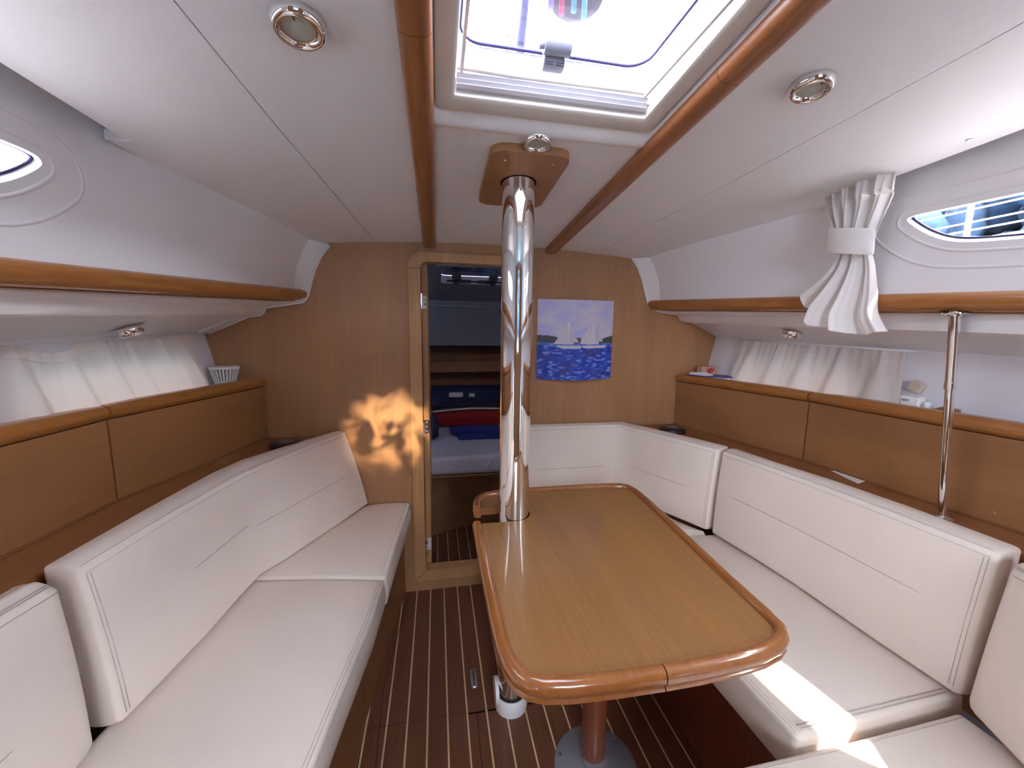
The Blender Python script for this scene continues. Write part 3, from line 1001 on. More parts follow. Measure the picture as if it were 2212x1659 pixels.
# ------------------------------------------------------------------ lockers outboard
def locker(s, y0, y1, label, open_top=True):
    t = thing('locker', (s * 1.1, (y0 + y1) / 2, .82), label, 'locker', 'oak lockers along the hull')
    x0, x1 = xl(y0), xl(y1)
    def S(x, y, z): return (s * x, y, z)
    rings = []
    for y, x in ((y0 + .0015, x0), (y1 - .0015, x1)):
        rings.append([S(x, y, .822), S(x, y, 1.046), S(x + .018, y, 1.046), S(x + .018, y, .822)])
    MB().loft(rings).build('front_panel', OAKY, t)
    rings = []
    for k in range(7):
        f = k / 6
        y = lerp(y0 + .0015, y1 - .0015, f)
        x = lerp(x0, x1, f)
        e = .004 if k in (0, 6) else 0
        pr = [(.006, 1.047), (-.002, 1.049), (-.010, 1.056), (-.014, 1.066), (-.014, 1.076), (-.008, 1.086), (.004, 1.090), (.022, 1.090), (.032, 1.086), (.034, 1.047)]
        rings.append([S(x + a + (e if a < .01 else 0), y, z - (e if z > 1.07 else 0)) for a, z in pr])
    MB().loft(rings).build('top_trim', TRIM, t, True, 45)
    rings = []
    for y, x in ((y0, x0), (y1, x1)):
        rings.append([S(x - .006, y, .8185), S(x - .006, y, .8215), S(x + .02, y, .8215), S(x + .02, y, .8185)])
    MB().loft(rings).build('bottom_lip', DARKW, t)
    rings = []
    for y, x in ((y0, x0), (y1, x1)):
        xo = 1.14 + .05 * T(y)
        rings.append([S(x + .034, y, 1.052), S(x + .034, y, 1.062), S(xo, y, 1.062), S(xo, y, 1.052)])
    MB().loft(rings).build('shelf_board', HULLW, t)
    return t
locker(-1, 1.222, 1.846, 'oak locker front against the bulkhead, under the white slotted basket')
locker(-1, .60, 1.219, 'oak locker front beneath the aft part of the left sheer curtain')
locker(-1, -.05, .597, 'oak locker front furthest aft on the port side, beside the port aft back cushion')
locker(1, 1.222, 1.846, 'oak locker front against the bulkhead, under the cardboard box')
locker(1, .60, 1.219, 'oak locker front directly behind the slim chrome grab pole')
locker(1, -.05, .597, 'oak locker front aft of the slim chrome grab pole')

# ------------------------------------------------------------------ settees
def seam_on(secs, i, j, d, r=.0011, out_=0.0, k0=0, k1=None, ends=.012):
    """tube along the loft at distance d from corner i towards corner j"""
    pts = []
    k1 = len(secs) - 1 if k1 is None else k1
    for k in range(k0, k1 + 1):
        a, b = Vector(secs[k][i]), Vector(secs[k][j])
        c = sum((Vector(p) for p in secs[k]), Vector()) / 4
        p = a + (b - a).normalized() * d
        ab = (b - a).normalized()
        m = (a + b) / 2 - c
        n_ = (m - ab * m.dot(ab)).normalized()
        pts.append(p + n_ * out_)
    if len(pts) > 1:
        pts[0] = pts[0] + (pts[1] - pts[0]).normalized() * ends
        pts[-1] = pts[-1] + (pts[-2] - pts[-1]).normalized() * ends
    return pts

def make_cushion(name, secs, label, cat, group, r=.011, bulge=.005, er=.011, seams=(), crease=None, endseam=None):
    c = Vector()
    for q in secs[len(secs) // 2]: c += Vector(q) / 4
    zmin = min(p[2] for s_ in secs for p in s_)
    t = thing(name, (c.x, c.y, zmin), label, cat, group)
    cushion_mb(secs, r, bulge, er).build('cover', CUSH, t, True)
    mb = MB()
    for (i, j, d) in seams:
        mb.tube(seam_on(secs, i, j, d), .0008, 6)
    for es in (endseam or ()):
        k, d = es
        # vertical double seam across the face (0 -> 3) near section k
        a = Vector(secs[k][0]); b = Vector(secs[k][3])
        o = Vector(secs[k + (1 if k == 0 else -1)][0]); o2 = Vector(secs[k + (1 if k == 0 else -1)][3])
        a2 = a + (o - a).normalized() * d
        b2 = b + (o2 - b).normalized() * d
        cc = sum((Vector(p) for p in secs[k]), Vector()) / 4
        n_ = ((a + b) / 2 - cc).normalized()
        pts = [a2.lerp(b2, f) + n_ * bulge * sin(pi * f) * .9 for f in (.05, .2, .35, .5, .65, .8, .95)]
        mb.tube(pts, .0008, 6)
    if mb.v: mb.build('stitching', SEAM, t, True)
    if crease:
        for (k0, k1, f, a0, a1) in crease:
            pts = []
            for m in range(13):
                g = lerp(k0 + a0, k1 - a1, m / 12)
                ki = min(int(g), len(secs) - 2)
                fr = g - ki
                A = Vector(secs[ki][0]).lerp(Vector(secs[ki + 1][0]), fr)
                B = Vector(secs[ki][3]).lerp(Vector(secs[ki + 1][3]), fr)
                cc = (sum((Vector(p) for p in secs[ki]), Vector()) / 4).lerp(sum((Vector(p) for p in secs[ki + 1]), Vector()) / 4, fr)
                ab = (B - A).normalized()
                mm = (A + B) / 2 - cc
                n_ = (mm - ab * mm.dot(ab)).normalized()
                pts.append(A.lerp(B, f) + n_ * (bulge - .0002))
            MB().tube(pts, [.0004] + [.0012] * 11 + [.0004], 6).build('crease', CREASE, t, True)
    return t

def q4(ft, rt, rb, fb, zt_=.835, zb=.4815, dz=.004):
    return [(ft[0], ft[1], zt_), (rt[0], rt[1], zt_ + dz), (rb[0], rb[1], zb), (fb[0], fb[1], zb)]

# port settee
base = thing('settee_base', (-.75, 1.0, 0), 'dark varnished plywood base under the port settee cushions', 'settee base')
foot = [(-.423, 1.849), (-.444, 1.72), (-.478, 1.45), (-.503, 1.217), (-.507, 1.06), (-.51, .6), (-.512, -.6)]
rings = [[(x, y, .0003), (x - .004, y, .3585), (x - .022, y, .3585), (x - .018, y, .0003)] for x, y in foot]
MB().loft(rings).build('front_panel', DARKW, base)
rings = [[(x - .024, y, .346), (x - .024, y, .3585), (-.985 if y < 1.3 else lerp(-.985, -.60, (y - 1.3) / .55), y, .3585), (-.985 if y < 1.3 else lerp(-.985, -.60, (y - 1.3) / .55), y, .346)] for x, y in foot]
MB().loft(rings).build('seat_board', DARKW, base)
def back_shelf(s, parent, rt):
    rings = []
    for y, x in rt:
        rings.append([(s * (x + .006), y, .803), (s * (x + .006), y, .817), (s * (xl(y) + .02), y, .817), (s * (xl(y) + .02), y, .803)])
    MB().loft(rings).build('back_shelf', DARKW, parent)
    rings = [[(s * (x + .012), y, .366), (s * (x + .016), y, .802), (s * (x + .022), y, .802), (s * (x + .018), y, .366)] for y, x in rt]
    MB().loft(rings).build('back_board', DARKW, parent)
back_shelf(-1, base, [(1.846, .735), (1.704, .815), (1.461, .958), (1.105, 1.0), (.85, 1.016), (.4, 1.03), (-.5, 1.03)])

SL = 'port settee cushions'
SC = [(0, 3, .015), (0, 1, .006), (0, 1, .014)]
A = [q4((-.668, 1.846), (-.722, 1.846), (-.655, 1.846), (-.580, 1.846)),
     q4((-.772, 1.62), (-.848, 1.645), (-.77, 1.63), (-.688, 1.62)),
     q4((-.852, 1.42), (-.942, 1.48), (-.87, 1.44), (-.790, 1.42)),
     q4((-.878, 1.335), (-.972, 1.36), (-.915, 1.345), (-.842, 1.335)),
     q4((-.896, 1.22), (-.986, 1.22), (-.93, 1.22), (-.856, 1.22)),
     q4((-.916, 1.08), (-.997, 1.08), (-.945, 1.08), (-.868, 1.08)),
     q4((-.938, .835), (-1.011, .850), (-.975, .84), (-.905, .842))]
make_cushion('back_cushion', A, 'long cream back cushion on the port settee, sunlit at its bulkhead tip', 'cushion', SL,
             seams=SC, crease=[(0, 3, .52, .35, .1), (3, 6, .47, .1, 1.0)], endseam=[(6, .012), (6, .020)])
B = [q4((-.936, .806), (-1.013, .826), (-.975, .81), (-.912, .806)),
     q4((-.948, .70), (-1.022, .70), (-.985, .70), (-.915, .70)),
     q4((-.955, .40), (-1.030, .40), (-.99, .40), (-.918, .40)),
     q4((-.955, -.2), (-1.030, -.2), (-.99, -.2), (-.918, -.2))]
make_cushion('back_cushion', B, 'cream back cushion at the lower left picture edge, aft of the long one', 'cushion', SL,
             r=.026, er=.03, seams=SC, crease=[(1, 3, .58, .1, .3)])
def seatq(ft, rt, zt_=.47, zb=.366):
    return [(ft[0], ft[1], zt_), (rt[0], rt[1], zt_), (rt[0], rt[1], zb), (ft[0], ft[1], zb)]
S1 = [seatq((-.390, 1.846), (-.60, 1.846), .475), seatq((-.405, 1.65), (-.74, 1.66), .475), seatq((-.422, 1.45), (-.86, 1.50), .475), seatq((-.434, 1.266), (-.90, 1.340), .474)]
make_cushion('seat_cushion', S1, 'short cream seat cushion of the port settee beside the doorway', 'cushion', SL, r=.014, er=.010,
             seams=[(0, 1, .018), (0, 3, .010), (0, 3, .018)])
S2 = [seatq((-.437, 1.258), (-.90, 1.332)), seatq((-.450, 1.08), (-.93, 1.10)), seatq((-.480, .857), (-.95, .86)), seatq((-.500, .695), (-.96, .70)), seatq((-.512, .35), (-.96, .35)), seatq((-.52, -.5), (-.96, -.5))]
make_cushion('seat_cushion', S2, 'long cream seat cushion of the port settee in the lower left', 'cushion', SL, r=.015, er=.010,
             seams=[(0, 1, .018), (0, 1, .010), (0, 3, .012)])

# dinette on the other side
dn = thing('dinette_base', (.72, 1.0, 0), 'dark mahogany-brown plywood base under the cushions around the dining table', 'settee base')
MB().loft([[(.526, y, .0003), (.526, y, .3585), (.544, y, .3585), (.544, y, .0003)] for y in (.50, 1.42)]).build('front_panel', MAHO, dn)
MB().box(.20, .544, 1.42, 1.438, .0003, .3585).build('front_panel', MAHO, dn)
MB().box(.30, .544, .48, .498, .0003, .3585).build('front_panel', MAHO, dn)
MB().box(.545, .99, .05, 1.846, .352, .3585).build('seat_board', DARKW, dn)
MB().box(.20, .544, 1.44, 1.846, .352, .3585).build('seat_board', DARKW, dn)
MB().box(.20, .544, .05, .478, .352, .3585).build('seat_board', DARKW, dn)
back_shelf(1, dn, [(1.846, .735), (1.60, .828), (1.37, .945), (1.163, .972), (.901, 1.022), (.55, 1.03), (.30, 1.03), (-.5, 1.03)])
SR = 'cushions around the dining table'
Cc = [q4((.17, 1.800), (.17, 1.847), (.17, 1.847), (.17, 1.782), .837),
      q4((.42, 1.800), (.42, 1.847), (.42, 1.847), (.42, 1.782), .837),
      q4((.60, 1.800), (.60, 1.847), (.60, 1.847), (.605, 1.782), .837),
      q4((.655, 1.797), (.690, 1.847), (.695, 1.845), (.655, 1.775), .837),
      q4((.690, 1.72), (.748, 1.75), (.748, 1.75), (.685, 1.70), .836),
      q4((.775, 1.52), (.845, 1.555), (.84, 1.555), (.765, 1.52), .836),
      q4((.853, 1.335), (.930, 1.362), (.925, 1.365), (.845, 1.352), .836)]
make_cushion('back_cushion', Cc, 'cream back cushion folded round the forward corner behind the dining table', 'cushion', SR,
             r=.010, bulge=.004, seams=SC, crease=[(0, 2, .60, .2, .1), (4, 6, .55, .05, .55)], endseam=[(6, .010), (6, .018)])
Dd = [q4((.864, 1.325), (.942, 1.345), (.93, 1.345), (.852, 1.332)),
      q4((.893, 1.15), (.964, 1.16), (.955, 1.16), (.880, 1.13)),
      q4((.914, .99), (.998, .99), (.965, .99), (.893, .99)),
      q4((.930, .76), (1.018, .78), (.975, .76), (.898, .76)),
      q4((.938, .572), (1.018, .575), (.985, .575), (.908, .578))]
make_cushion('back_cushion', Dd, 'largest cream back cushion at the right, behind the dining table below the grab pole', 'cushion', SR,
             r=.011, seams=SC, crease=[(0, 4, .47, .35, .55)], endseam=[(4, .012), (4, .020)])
Ee = [q4((.905, .540), (.985, .560), (.955, .560), (.888, .562), .832),
      q4((.862, .44), (.950, .46), (.92, .45), (.838, .45), .832),
      q4((.80, .32), (.885, .34), (.865, .33), (.785, .32), .832),
      q4((.68, .08), (.76, .10), (.745, .10), (.665, .08), .832)]
make_cushion('back_cushion', Ee, 'cream back cushion at the lower right edge, angled inward past the largest one', 'cushion', SR, r=.024, er=.026, seams=SC)
G = [[(.20, 1.345, .47), (.20, 1.775, .47), (.20, 1.775, .366), (.20, 1.345, .366)], [(.55, 1.345, .47), (.55, 1.775, .47), (.55, 1.775, .366), (.55, 1.345, .366)],
     [(.66, 1.345, .47), (.66, 1.76, .47), (.66, 1.76, .366), (.66, 1.345, .366)], [(.84, 1.345, .47), (.84, 1.37, .47), (.84, 1.37, .366), (.84, 1.345, .366)]]
make_cushion('seat_cushion', G, 'cream seat cushion at the forward end of the dinette, mostly hidden by the table', 'cushion', SR, r=.010, er=.006, seams=[(0, 1, .014)])
Fs = [seatq((.452, 1.340), (.90, 1.340)), seatq((.454, 1.05), (.945, 1.05)), seatq((.458, .80), (.955, .80)), seatq((.468, .574), (.955, .590))]
make_cushion('seat_cushion', Fs, 'cream seat cushion beside the dining table with a bright sun patch on its end', 'cushion', SR, r=.013, er=.011,
             seams=[(0, 1, .018), (0, 1, .010), (0, 3, .012)])
sm = MB()
for d in (.012, .020):
    sm.tube([(.49, .574 + d + .003, .4745), (.70, .580 + d, .4755), (.91, .588 + d, .4740)], .001, 6)
ob = [o for o in COL.objects if o.get('label', '').startswith('cream seat cushion beside')][0]
sm.build('edge_stitching', SEAM, ob, True)
Hs = [[(.24, .560, .458), (.24, .10, .458), (.24, .10, .366), (.24, .560, .366)], [(.60, .562, .458), (.60, .10, .458), (.60, .10, .366), (.60, .562, .366)], [(.90, .570, .458), (.90, .15, .458), (.90, .15, .366), (.90, .570, .366)]]
make_cushion('seat_cushion', Hs, 'cream seat cushion running across the bottom right corner, behind the table end', 'cushion', SR, r=.014, er=.012, seams=[(0, 1, .014)])

# ------------------------------------------------------------------ dining table
tb = thing('dining_table', (.2, .96, 0), 'oak dining table with glossy rounded fiddle rails and a notch around the mast post', 'table')
OUT = [(-.152, 1.1315), (-.153, 1.0), (-.153, .85), (-.152, .72), (-.149, .65), (-.143, .61), (-.130, .580), (-.112, .562), (-.085, .551), (-.04, .544), (.04, .5395), (.1285, .5375),
       (.1310, .5375), (.20, .5375), (.28, .541), (.34, .547), (.385, .558), (.415, .573), (.435, .598), (.441, .64), (.447, .75), (.458, .90), (.471, 1.05), (.482, 1.20), (.484, 1.28), (.472, 1.33), (.440, 1.352), (.38, 1.360), (.28, 1.364), (.174, 1.366),
       (.1715, 1.366), (.05, 1.367), (-.04, 1.364), (-.095, 1.348), (-.125, 1.320), (-.138, 1.28), (-.141, 1.237)]
def offs(pts, d):
    o = []
    n = len(pts)
    for i in range(n):
        a = Vector((*pts[max(i - 1, 0)], 0))
        b = Vector((*pts[min(i + 1, n - 1)], 0))
        t = (b - a).normalized()
        nn = Vector((t.y, -t.x, 0))
        o.append((pts[i][0] - nn.x * d, pts[i][1] - nn.y * d))
    return o
# outward is to the right of travel for this anticlockwise path, so the inward offset is to the left
inner = offs(OUT, .0235)
segs = [(0, 12), (12, 30), (30, len(OUT))]
prof_f = [(-.0245, .706), (-.0235, .7125), (-.019, .7175), (-.012, .7195), (-.005, .7180), (.000, .714), (.0025, .708), (.003, .701), (.0015, .694), (-.0015, .6895), (-.0035, .6875), (-.0030, .6855), (-.0005, .684), (.000, .680), (-.003, .6765), (-.008, .675), (-.0245, .675)]
for (a, b) in segs:
    path = OUT[a:b]
    if a == 0: path = OUT[a:b]
    rings = []
    for k in range(len(path)):
        i = a + k
        A_ = Vector((*OUT[max(i - 1, 0)], 0)); B_ = Vector((*OUT[min(i + 1, len(OUT) - 1)], 0))
        t = (B_ - A_).normalized()
        nn = Vector((t.y, -t.x, 0))
        rings.append([(OUT[i][0] + nn.x * o_, OUT[i][1] + nn.y * o_, z) for o_, z in prof_f])
    # gently rounded cut ends
    def shrink(r, f):
        c = sum((Vector(p) for p in r), Vector()) / len(r)
        return [tuple(c + (Vector(p) - c) * f) for p in r]
    MB().loft(rings).build('fiddle_rail', FIDD, tb, True, 42)
top = inner
slot = [(-.014 + .053 * cos(a), 1.1845 + .0525 * sin(a)) for a in [radians(90 - 180 * k / 14) for k in range(15)]]
poly = [(-.126, 1.132)] + top[1:-1] + [(-.115, 1.237)] + [(x, y) for x, y in slot]
plate('tabletop', poly, [], lambda u, v: Vector((u, v, .7075)), Vector((0, 0, -.022)), TTOP, tb)
MB().box(-.116, -.020, 1.2352, 1.2368, .684, .709).build('notch_edging', FIDD, tb)
MB().lathe([(.036, .012), (.036, .6545)], (.200, .965, 0), (0, 0, 1), 48).build('table_leg', MAHO, tb, True, 50)
MB().lathe([(.124, 0), (.124, .002), (.112, .006), (.06, .012), (.040, .015), (.038, .022)], (.200, .940, 0), (0, 0, 1), 64).build('floor_plate', GREYM, tb, True, 40)
for a in (155, 35, 275):
    MB().lathe([(.005, 0), (.005, .003), (.002, .0045), (0, .0045)], (.2 + .108 * cos(radians(a)), .94 + .108 * sin(radians(a)), .006), (0, 0, 1), 12).build('screw', STEEL, tb, True, 40)
MB().box(.06, .35, .70, 1.20, .655, .685).build('under_frame', FIDD, tb)

# ------------------------------------------------------------------ chrome grab pole
gp = thing('grab_pole', (1.075, .752, .818), 'slim chrome grab pole from the starboard shelf rail down to the locker shelf', 'pole')
p0, p1 = Vector((1.072, .752, .818)), Vector((1.0, .751, 1.366))
pm_ = p0.lerp(p1, .66)
MB().tube([p0, pm_], .0092, 24).build('lower_tube', CHROME, gp, True, 50)
MB().tube([pm_, p1], .0108, 24).build('upper_tube', CHROME, gp, True, 50)
MB().tube([p0.lerp(p1, .64), p0.lerp(p1, .672)], .0118, 24).build('collar', CHROME, gp, True, 50)
MB().lathe([(.026, 0), (.026, .002), (.014, .005), (.011, .008)], p0, (0, 0, 1), 32).build('foot_flange', STEEL, gp, True, 40)
MB().lathe([(.028, 0), (.028, -.002), (.014, -.005), (.0125, -.008)], (p1.x, p1.y, 1.3585), (0, 0, 1), 32).build('head_flange', CHROME, gp, True, 40)

# ------------------------------------------------------------------ curtains
def sheer(s, y0, y1, sags, label, folds, seed):
    t = thing('sheer_curtain', (s * 1.16, (y0 + y1) / 2, 1.05), label, 'curtain', 'short cream curtains over the hull portlights')
    rnd = random.Random(seed)
    NU, NV = 110, 26
    ph = [(rnd.uniform(.4, 1.0), rnd.uniform(-.02, .02)) for _ in range(folds)]
    rows = []
    for j in range(NV + 1):
        v = j / NV
        row = []
        for i in range(NU + 1):
            u = i / NU
            y = lerp(y0, y1, u)
            yb = y + (u - .5) * .05 * v
            sag = 0
            for (c, w, d) in sags:
                if abs(u - c) < w: sag += d * (.5 + .5 * cos(pi * (u - c) / w))
            zt_ = 1.277 - .030 * T(y) - sag
            z = lerp(zt_, 1.067, v)
            hx = 1.195 + .055 * T(y) - (1.27 - z) * .20 - .022
            a = .0
            for k in range(folds):
                c = (k + .5) / folds + ph[k][1] + .02 * (v - .3)
                w = .42 / folds * (.42 + .62 * v)
                if abs(u - c) < w: a += ph[k][0] * .030 * (.25 + .75 * v) * (.5 + .5 * cos(pi * (u - c) / w))
            gather = .002 * sin(u * 2 * pi * folds * 4 + 3 * sin(u * 9)) * max(0, 1 - v * 1.6)
            row.append((s * (hx - a - gather), yb, z))
        rows.append(row)
    v_ = [p for r in rows for p in r]
    f_ = [(j * (NU + 1) + i, j * (NU + 1) + i + 1, (j + 1) * (NU + 1) + i + 1, (j + 1) * (NU + 1) + i) for j in range(NV) for i in range(NU)]
    mesh('cloth', v_, f_, SHEER, t, True)
    hem = MB()
    for vv in (4,):
        hem.tube([Vector(rows[vv][i]) + Vector((-s * .001, 0, 0)) for i in range(0, NU + 1, 2)], .0007, 5)
    hem.build('heading_seam', SHEER, t, True)
    rod = tag(MB().tube([(s * (1.172 + .05 * T(y)), y, 1.277 - .030 * T(y) + .003) for y in (y0 - .03, (y0 + y1) / 2, y1 + .035)], .0028, 8).build('curtain_wire', WHITEP, None, True),
              'thin white curtain wire holding the %s' % ('left sheer curtain' if s < 0 else 'right sheer curtain'), 'curtain rod')
    return t
sheer(-1, 1.035, 1.70, [(.22, .17, .026), (.50, .10, .010), (.71, .10, .008)], 'cream sheer curtain sagging over the left hull portlight above the port lockers', 6, 5)
sheer(1, .985, 1.62, [(.2, .1, .004), (.62, .12, .004)], 'cream sheer curtain with gathered heading over the right hull portlight', 5, 11)

# tied-back curtain hanging from the starboard headliner slot
tcur = thing('tied_curtain', (.93, .95, 1.30), 'cream satin curtain gathered by a tie band, hanging beside the right portlight', 'curtain')
def Q(y, z, x=.89):
    """the aft edge hangs closer to the cabin side"""
    k = 1 + .048 * max(0, min(1, (.98 - y) / .13)) if z < 1.66 else 1
    return Vector((-.255 + (x + .255) * k, y * k, 1.3 + (z - 1.3) * k))
ROWS = [  # polylines across, each from the forward side to the aft side
    [Q(1.062, 1.737, .925), Q(1.0, 1.735, .925), Q(.93, 1.729, .925), Q(.868, 1.724, .925)],
    [Q(1.030, 1.680, .905), Q(.97, 1.682, .905), Q(.91, 1.680, .905), Q(.855, 1.678, .905)],
    [Q(1.007, 1.640), Q(.96, 1.645), Q(.90, 1.648), Q(.842, 1.653)],
    [Q(.985, 1.590), Q(.95, 1.585), Q(.91, 1.580), Q(.866, 1.570)],
    [Q(.967, 1.550), Q(.94, 1.545), Q(.91, 1.540), Q(.872, 1.535)],
    [Q(.985, 1.495), Q(.945, 1.488), Q(.90, 1.485), Q(.855, 1.480)],
    [Q(1.030, 1.455), Q(.965, 1.420), Q(.90, 1.412), Q(.840, 1.410)],
    [Q(1.067, 1.431), Q(.985, 1.370), Q(.90, 1.350), Q(.832, 1.360)],
    [Q(1.064, 1.425), Q(1.018, 1.330), Q(.93, 1.312), Q(.858, 1.300), Q(.803, 1.312)],
]
NU = 150
amp = [.010, .015, .016, .012, .010, .014, .019, .023, .026]
RS = [resample(r, NU + 1) for r in ROWS]
def cr(p0, p1, p2, p3, t):
    return (p1 * 2 + (p2 - p0) * t + (p0 * 2 - p1 * 5 + p2 * 4 - p3) * t * t + (p1 * 3 - p0 - p2 * 3 + p3) * t ** 3) * .5
rows = []
NR = 64
for j in range(NR + 1):
    g = (len(ROWS) - 1) * j / NR
    a = min(int(g), len(ROWS) - 2)
    f = g - a
    P4 = [RS[max(a - 1, 0)], RS[a], RS[a + 1], RS[min(a + 2, len(ROWS) - 1)]]
    am = lerp(amp[a], amp[a + 1], f)
    r = []
    for i in range(NU + 1):
        u = i / NU
        p = cr(P4[0][i], P4[1][i], P4[2][i], P4[3][i], f)
        wb = sin(u ** .9 * 2 * pi * 3.6 - .6) + .35 * sin(u * 2 * pi * 7.3 + 1.0)
        wt = sin(u * 2 * pi * 5.2 + 1.9 * sin(u * 5)) + .4 * sin(u * 2 * pi * 12 + g)
        bl_ = min(1, max(0, (g - 3.2) / 1.4))
        bl_ = bl_ * bl_ * (3 - 2 * bl_)
        w = wt * (1 - bl_) + wb * bl_
        belly = .020 * sin(pi * u * .8)
        r.append(p + Vector((-am * w * .8 - belly, 0, 0)))
    rows.append(r)
v_ = [tuple(p) for r in rows for p in r]
f_ = [(j * (NU + 1) + i, j * (NU + 1) + i + 1, (j + 1) * (NU + 1) + i + 1, (j + 1) * (NU + 1) + i) for j in range(len(rows) - 1) for i in range(NU)]
cc_ = mesh('cloth', v_, f_, SATIN, tcur, True)
md = cc_.modifiers.new('thick', 'SOLIDIFY')
md.thickness = .0012
band = []
for (z, dz) in ((1.592, 0), (1.588, 0), (1.57, 0), (1.545, 0), (1.528, 0), (1.524, 0)):
    k = 1.0 if .0 < (1.592 - z) < .068 else .93
    yc, hw_ = .923 - (1.56 - z) * .05, .058
    ring = []
    for m in range(28):
        a = 2 * pi * m / 28
        ring.append((.870 + .038 * cos(a) * k, yc + hw_ * sin(a) * k, z + .012 * sin(a)))
    band.append(ring)
MB().loft(band, True, False).build('tie_band', SATIN, tcur, True)

# ------------------------------------------------------------------ small things on the locker tops and shelves
bs = thing('basket', (-1.075, 1.712, 1.063), 'small white slotted plastic basket on the locker by the bulkhead', 'basket')
bc = Vector((-1.114, 1.785, 1.063))
MB().lathe([(.036, 0), (.037, .012), (.034, .012), (.033, .003), (0, .003)], bc, (0, 0, 1), 40).build('basket_bottom', WHITEP, bs, True, 40)
MB().lathe([(.0495, .070), (.0525, .070), (.0532, .079), (.0495, .079)], bc, (0, 0, 1), 40).build('basket_rim', WHITEP, bs, True, 40)
for k in range(26):
    a = 2 * pi * k / 26
    d = Vector((cos(a), sin(a), 0)); e_ = Vector((-sin(a), cos(a), 0))
    p = [bc + d * .0355 + Vector((0, 0, .011)), bc + d * .0505 + Vector((0, 0, .071))]
    MB().loft([[q + e_ * x_ + d * y_ for x_, y_ in ((-.0026, -.001), (.0026, -.001), (.0026, .001), (-.0026, .001))] for q in p]).build('slat', WHITEP, bs)

def disc(x, y, label):
    t = thing('black_disc', (x, y, .817), label, 'disc', 'black discs behind the settee backs')
    MB().lathe([(.050, 0), (.062, .005), (.064, .012), (.060, .019), (.045, .024), (.020, .026), (0, .0262)], (x, y, .817), (0, 0, 1), 48).build('dome', BLACKP, t, True, 50)
    MB().lathe([(.026, 0), (.027, .0012), (.024, .002)], (x, y, .817 + .0245), (0, 0, 1), 32).build('rim_line', GREYP, t, True, 40)
disc(-.865, 1.688, 'flat black disc on the shelf behind the port back cushion')
disc(.882, 1.692, 'flat black disc on the shelf behind the dinette corner cushion')

bx = thing('cardboard_box', (1.135, 1.77, 1.063), 'small beige cardboard box with a red curved mark on the right locker top', 'box')
cb = plain('kraft_card', (.62, .36, .25), .8, noise=.05)
rm = plain('red_print_ink', (.40, .035, .02), .7)
b0 = MB()
b0.box(1.075, 1.166, 1.765, 1.80, 1.063, 1.133)
b0.build('carton', cb, bx)
mkk = MB()
for (cx, cz, r0, r1, a0, a1) in ((1.112, 1.130, .010, .024, 255, 350), (1.112, 1.134, .030, .038, 265, 345), (1.108, 1.124, 0.0001, .005, 60, 260)):
    pa = [(cx + r1 * cos(radians(lerp(a0, a1, k / 8))), 1.7645, cz + r1 * sin(radians(lerp(a0, a1, k / 8)))) for k in range(9)]
    pb = [(cx + r0 * cos(radians(lerp(a0, a1, k / 8))), 1.7645, cz + r0 * sin(radians(lerp(a0, a1, k / 8)))) for k in range(9)]
    mkk.loft([pa, pb], False, False)
mkk.build('red_mark', rm, bx)
bkk = thing('booklet', (1.06, 1.70, 1.063), 'thin dark blue booklet lying under a white sheet by the cardboard box', 'booklet')
MB().add([(x, y, z) for z in (1.0895, 1.0935) for x, y in ((1.00, 1.775), (1.035, 1.675), (1.15, 1.63), (1.19, 1.735))], [(0, 1, 2, 3), (4, 5, 6, 7), (0, 1, 5, 4), (1, 2, 6, 5), (2, 3, 7, 6), (3, 0, 4, 7)]).build('cover', plain('blue_card', (.03, .035, .22), .5), bkk)
ps = MB().loft([[(1.008, 1.77, 1.094), (1.045, 1.69, 1.0945), (1.080, 1.68, 1.0955)], [(1.022, 1.78, 1.104), (1.060, 1.72, 1.110), (1.085, 1.70, 1.100)]], False, False)
pso = ps.build('white_sheet', WHITEP)
pso.modifiers.new('thick', 'SOLIDIFY').thickness = .001
tag(pso, 'crumpled white sheet of paper on the blue booklet', 'paper')
pad = thing('folded_cloth', (1.08, 1.71, 1.063), 'pale folded cloth supporting the booklet on the locker top', 'cloth')
MB().box(1.06, 1.155, 1.655, 1.745, 1.0635, 1.075).box(1.062, 1.153, 1.657, 1.743, 1.0755, 1.089).build('cloth_fold', HULLW, pad, True)

cl = thing('control_box', (1.155, .925, 1.062), 'small white box with four dark characters on the right locker top', 'device')
cushion_mb([[(1.196, y, 1.114), (1.226, y, 1.114), (1.226, y, 1.063), (1.196, y, 1.063)] for y in (.972, .95, .920)], .004, .001, .004).build('housing', WHITEP, cl, True)
fc = bpy.data.curves.new('printed_characters', 'FONT')
fc.body = '4009'
fc.size = .011
fc.extrude = .0003
fo = bpy.data.objects.new('printed_characters', fc)
COL.objects.link(fo)
fc.materials.append(GREYP)
bpy.context.view_layer.update()
fme = bpy.data.meshes.new_from_object(fo.evaluated_get(bpy.context.evaluated_depsgraph_get()))
bpy.data.objects.remove(fo)
fme.transform(Matrix.Translation((1.1945, .966, 1.0975)) @ Matrix(((0, 0, -1, 0), (-1, 0, 0, 0), (0, 1, 0, 0), (0, 0, 0, 1))))
fme.materials.clear()
link('printed_characters', fme, GREYP, cl)
bu = thing('bulb', (1.15, .873, 1.062), 'round white bulb standing beside the small white box', 'bulb')
MB().lathe([(.004, 0), (.006, .012), (.008, .024), (.009, .032), (.007, .039), (0, .042)], (1.208, .905, 1.062), (0, 0, 1), 24).build('bulb_glass', WHITEP, bu, True)
pg = thing('wall_socket', (1.19, .93, 1.145), 'beige square socket cover on the hull beside the right sheer curtain', 'socket')
sq = roundrect(-.017, .017, -.017, .017, .006, 4)
rings = []
